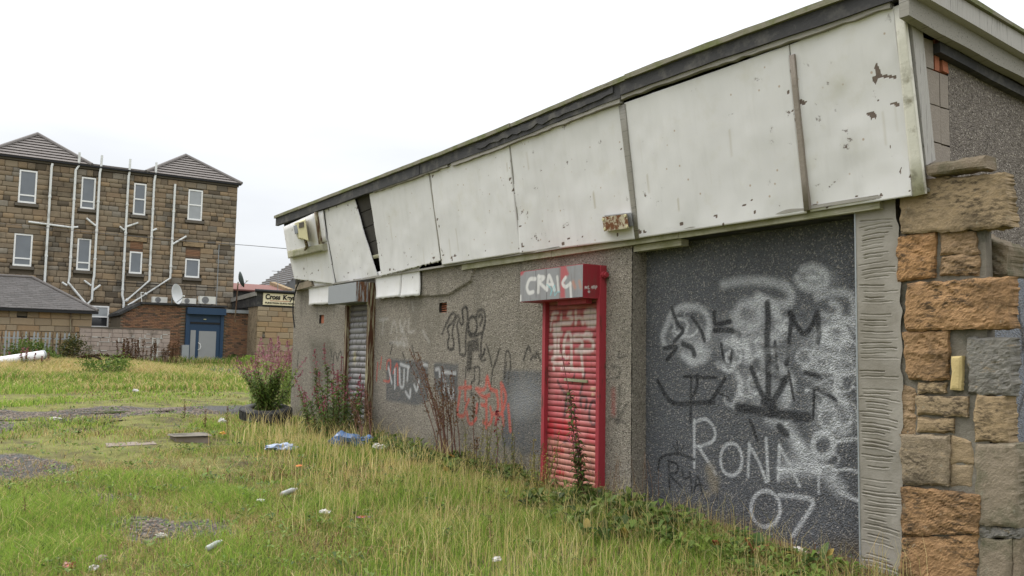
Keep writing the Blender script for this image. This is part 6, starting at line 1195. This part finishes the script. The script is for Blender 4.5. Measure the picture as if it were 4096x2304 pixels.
# small brown dock spikes standing in the open grass
for (px, py, h, lbl) in ((737, 1672, .36, 'thin brown dock spike furthest left beside the gravel track'), (818, 1722, .36, 'thin brown dock spike just right of the concrete lump'), (908, 1728, .42, 'thin brown dock spike beside the yellow and red wrapper'), (1960, 2215, .30, 'small brown dock spike in the middle of the foreground grass'), (95, 2100, .24, 'small brown dock spike at the left edge in bright grass')):
    b = gp(px, py); t = thing('dock_plant', lbl, 'plant', tuple(b)); dock(t, [(tuple(b), h, random.uniform(-.04, .04), 0), ((b[0]+.02, b[1], b[2]), h*.7, random.uniform(-.05, .05), 0)], frac=.75, size=.02 if b[0] < -11 else .014, ns=150, spread=.012, r=.004)
# far shrubs
for (px, py, X, rx, ry, rz, n_, sz, pal, lbl, cat) in ((110, 1440, -41.5, .7, .9, .52, 1500, .11, GRN*.62, 'dark green shrub against the palisade fence above the white pipe', 'shrub'), (215, 1440, -41.0, .4, .45, .3, 500, .10, GRN*.8, 'small green shrub at the end of the white pipe', 'shrub'), (290, 1440, -42.0, .5, .65, .62, 1100, .10, np.array([[.09, .095, .03], [.13, .11, .03], [.06, .075, .03]]), 'olive shrub beside the end of the block wall', 'shrub'), (415, 1545, -31, .5, .7, .45, 1500, .07, GRN*.85, 'green shrub with arching dark flower heads in the meadow', 'shrub'), (470, 1530, -32, .35, .5, .38, 800, .07, LIME*.6, 'pale green shrub right of the arching one in the meadow', 'shrub'), (1010, 1480, -44.0, .35, .6, .22, 700, .12, LIME*1.1, 'bright green grassy tuft below the stone wing', 'tuft'), (935, 1478, -45.2, .25, .35, .25, 400, .1, GRN*.5, 'dark green weed at the foot of the brick wall', 'weed')):
    b = onX((px, py), X); b[2] = float(gz(b[0], b[1])); t = thing('shrub' if cat == 'shrub' else 'weed_tuft', lbl, cat, tuple(b)); bush(t, b, rx, ry, rz, n_, sz, pal)
    if 'arching' in lbl:
        for k in range(9):
            a = random.uniform(-2.2, 2.2); q = [np.array([b[0], b[1]+.9*math.sin(a)*u*.9, b[2]+.5+.55*u-.35*u*u]) for u in np.linspace(.2, 1.15, 7)]; st2 = MB().tube(q, .012, 5).obj('flower_stalk', stem_mat((.07, .04, .03)), t)
            Pf = along(q, rng.uniform(.55, 1, 40))+rng.normal(size=(40, 3))*.022; V, Fq, C = rand_quads(Pf, np.full(40, .05), pick(BRN*.45, 40)); tag(np_mesh('flower_head', V, Fq, mat['dry'], st2, cols=C), kind='stuff')
b = np.array([-42.6, 8.6, float(gz(-42.6, 8.6))]); t = thing('dead_dock', 'row of dead brown dock stems before the concrete block wall', 'plant', tuple(b))
dock(t, [((b[0]+random.uniform(-.4, .4), b[1]+random.uniform(-1.5, 1.1), b[2]), random.uniform(.6, 1.2), random.uniform(-.1, .1), random.uniform(-.12, .12)) for k in range(34)], r=.016, size=.06, spread=.03, seedc=BRN*.7)
b = np.array([-37.5, 2.0, float(gz(-37.5, 2.0))]); t = thing('willowherb_stand', 'faded pinkish willowherb spikes standing in front of the white pipe', 'plant', tuple(b))
willowherb(t, [((b[0]+random.uniform(0, 1.6), b[1]+random.uniform(-.6, 1.6), b[2]-.03), random.uniform(.5, .85), random.uniform(-.1, .1), random.uniform(-.1, .1)) for k in range(14)], leafL=.12, leafW=.04, nleaf=30, flsize=.06, fl_frac=.5, pinks=((.22, .09, .08), (.27, .12, .11)), r=.012)

# ================================================================== LITTER
def crumple(name, label, cat, px, py, rx, ry, rz, m, seed, sink=.25, lift=0, amp=.5):
    rx, ry, rz = rx*.72, ry*.72, rz*.72; lift = lift*.6
    b = gp(px, py); b[1] = min(b[1], 6.2); rr_ = random.Random(seed); bm = bmesh.new(); bmesh.ops.create_icosphere(bm, subdivisions=3, radius=1)
    for v in bm.verts:
        d = v.co.normalized(); k = 1+amp*(vnoise(np.array([d.x*2+seed]), np.array([d.y*2+d.z*1.7]), 1.6, seed)[0]-.5)*2+amp*.5*(vnoise(np.array([d.x*5+seed]), np.array([d.y*5+d.z*4]), 1.3, seed+4)[0]-.5)
        v.co = Vector((d.x*rx*k, d.y*ry*k, max(-rz*sink, d.z*rz*k)))
    a = rr_.uniform(0, 6.28); bmesh.ops.rotate(bm, verts=bm.verts, matrix=Matrix.Rotation(a, 3, 'Z')); me = bpy.data.meshes.new(name); bm.to_mesh(me); bm.free(); me.materials.append(m)
    o = link(name, me, None, world_loc=(b[0], b[1], float(gz(b[0], b[1]))+rz*sink*.9+lift)); tag(o, label, cat); return o
crumple('plastic_bag', 'crumpled blue polythene bag lying below the metal shutter', 'bag', 1378, 1800, .34, .26, .20, mat['blue_bag'], 3, lift=.10)
crumple('plastic_bag', 'small blue bag wedged by the rusted guide rail', 'bag', 1470, 1790, .14, .14, .12, mat['blue_bag'], 5, lift=.1)
crumple('plastic_bag', 'flattened pale blue bag in grass left of the metal shutter', 'bag', 1124, 1815, .26, .17, .09, mat['pale_bag'], 8, lift=.10)
crumple('paper_scrap', 'white paper scrap lying before the fallen dock stems', 'litter', 1515, 1815, .16, .1, .07, mat['white_litter'], 9, lift=.13)
crumple('paper_scrap', 'white crushed carton at the foot of the red shutter', 'litter', 2227, 2014, .10, .07, .05, mat['white_litter'], 12, lift=.13)
crumple('paper_scrap', 'white crumpled packet on the gravel patch at lower left', 'litter', 646, 2150, .07, .05, .032, mat['white_litter'], 14, lift=.015)
crumple('packet', 'red and white packet at the bottom left corner', 'litter', 274, 2280, .08, .05, .03, mat['red_litter'], 15, lift=.04)
crumple('paper_scrap', 'white carton at the bottom edge right of the red packet', 'litter', 373, 2296, .045, .04, .035, mat['white_litter'], 17, lift=.05)
crumple('rubble_stone', 'brown stone lump in grass above the red and white packet', 'stone', 405, 2245, .075, .06, .05, mat['rock'], 20, amp=.18)
crumple('rubble_stone', 'small brown stone left of the gravel patch', 'stone', 300, 2130, .05, .045, .045, mat['rock'], 21, lift=.03, amp=.18)
crumple('rubble_stone', 'grey debris heap of broken plaster under the grey painted wall', 'rubble', 3198, 2215, .12, .06, .035, mat['white_litter'], 22, lift=.035, amp=.3)
crumple('rubble_stone', 'small broken stone beside the plaster debris at the wall foot', 'rubble', 3270, 2225, .05, .04, .03, mat['rock'], 27, lift=.02, amp=.3)
crumple('wrapper', 'purple and orange wrapper in the foreground grass', 'litter', 1450, 2098, .08, .03, .018, mat['multi'], 24, lift=.10)
crumple('wrapper', 'yellow and red wrapper beside a brown dock spike', 'litter', 891, 1745, .11, .05, .04, mat['yellow_litter'], 25, lift=.06)
crumple('wrapper', 'small orange wrapper in tall grass right of centre left', 'litter', 1196, 1889, .06, .03, .02, mat['orange_litter'], 26, lift=.12)
crumple('paper_scrap', 'small white scrap on the gravel track far left', 'litter', 221, 1680, .14, .08, .05, mat['white_litter'], 28, lift=.0)
crumple('paper_scrap', 'white scrap beside the rightmost brown dock spike', 'litter', 888, 1696, .09, .07, .08, mat['white_litter'], 29, lift=.05)
crumple('paper_scrap', 'pale flattened carton in grass left of the clear bottle', 'litter', 1043, 2025, .1, .04, .02, mat['white_litter'], 31, lift=.09)
crumple('paper_scrap', 'pale torn plastic scrap in grass right of the gravel patch', 'litter', 1299, 2078, .08, .05, .03, mat['white_litter'], 33, lift=.10)
crumple('paper_scrap', 'tiny white scrap on the meadow edge before the tenement', 'litter', 541, 1575, .10, .08, .06, mat['white_litter'], 35, lift=.1)
crumple('paper_scrap', 'tiny pink scrap at the bottom edge near centre', 'litter', 1985, 2275, .05, .04, .03, mat['white_litter'], 36, lift=.10)
def bottle(px, py, yaw, L, lbl):
    b = gp(px, py); t = thing('plastic_bottle', lbl, 'bottle', (b[0], b[1], b[2])); d = Vector((math.cos(yaw), math.sin(yaw), .12)).normalized(); L = L*.85; c = Vector((b[0], b[1], b[2]+.06)); r = L*.12
    MB().lathe([(0, -L*.5), (r*.8, -L*.5), (r, -L*.45), (r, -L*.1), (r*.9, -L*.05), (r, 0), (r, L*.2), (r*.75, L*.32), (r*.38, L*.41), (r*.36, L*.45)], c, d, 14).obj('body', mat['bottle'], t, smooth=True); MB().lathe([(r*.42, L*.44), (r*.42, L*.5), (0, L*.5)], c, d, 12).obj('cap', mat['white_litter'], t)
bottle(1156, 1990, 2.1, .28, 'clear plastic bottle lying in the mid foreground grass'); bottle(856, 2212, 2.3, .22, 'cloudy plastic bottle in grass right of the gravel patch')
# concrete lump and slab
b = gp(757, 1762); b[2] -= .045; t = thing('concrete_lump', 'brown topped broken concrete lump standing in the grass', 'concrete', tuple(b)); MB().hexa([(b[0]-.2, b[1]-.24, b[2]-.05), (b[0]+.18, b[1]-.26, b[2]-.05), (b[0]+.2, b[1]+.24, b[2]-.05), (b[0]-.17, b[1]+.26, b[2]-.05)], [(b[0]-.18, b[1]-.24, b[2]+.11), (b[0]+.16, b[1]-.22, b[2]+.12), (b[0]+.18, b[1]+.26, b[2]+.10), (b[0]-.18, b[1]+.22, b[2]+.12)]).obj('base', mat['rock'], t)
MB().box(b[0]-.2, b[0]+.2, b[1]-.27, b[1]+.27, b[2]+.115, b[2]+.14, jit=.012).obj('crust', mat['mortar'], t)
b = gp(525, 1775); b[2] -= .035; t = thing('concrete_slab', 'thin grey concrete slab half sunk in turf left of the concrete lump', 'concrete', tuple(b)); MB().hexa([(b[0]-.25, b[1]-.3, b[2]-.04), (b[0]+.2, b[1]-.35, b[2]-.04), (b[0]+.22, b[1]+.3, b[2]-.04), (b[0]-.2, b[1]+.34, b[2]-.04)], [(b[0]-.25, b[1]-.3, b[2]+.035), (b[0]+.2, b[1]-.35, b[2]+.03), (b[0]+.22, b[1]+.3, b[2]+.04), (b[0]-.2, b[1]+.34, b[2]+.045)]).obj('slab', mat['rock'], t)
# loose stones on the gravel: too many to count
V, Fs, T = [], [], []; base = np.array([(-1, -1, -.6), (1, -1, -.6), (1, 1, -.6), (-1, 1, -.6), (-.6, -.7, .6), (.7, -.5, .7), (.6, .6, .5), (-.5, .7, .65)]); fb = np.array([(0, 3, 2, 1), (4, 5, 6, 7), (0, 1, 5, 4), (1, 2, 6, 5), (2, 3, 7, 6), (3, 0, 4, 7)])
x, y = scatter(-21, -6, -1.5, 5, 900); k = rng.random(len(x)) < gravel_mask(x, y)*.5; x, y = x[k][:5200], y[k][:5200]; s = .008+.014*rng.random(len(x))**2; a = rng.random(len(x))*6.28; z = gz(x, y)-.012
Bv = base[None]*s[:, None, None]; ca, sa = np.cos(a)[:, None], np.sin(a)[:, None]; Vx = Bv[..., 0]*ca-Bv[..., 1]*sa+x[:, None]; Vy = Bv[..., 0]*sa+Bv[..., 1]*ca+y[:, None]; Vz = Bv[..., 2]+z[:, None]
o = np_mesh('gravel', np.stack([Vx, Vy, Vz], -1).reshape(-1, 3), (fb[None]+(np.arange(len(x))*8)[:, None, None]).reshape(-1, 4), mat['gravel'] if 'gravel' in mat else mat['rock'], tones=np.repeat(rng.random(len(x)), 8)); tag(o, 'loose grey gravel on the wheel track and bare patches', 'gravel', kind='stuff')
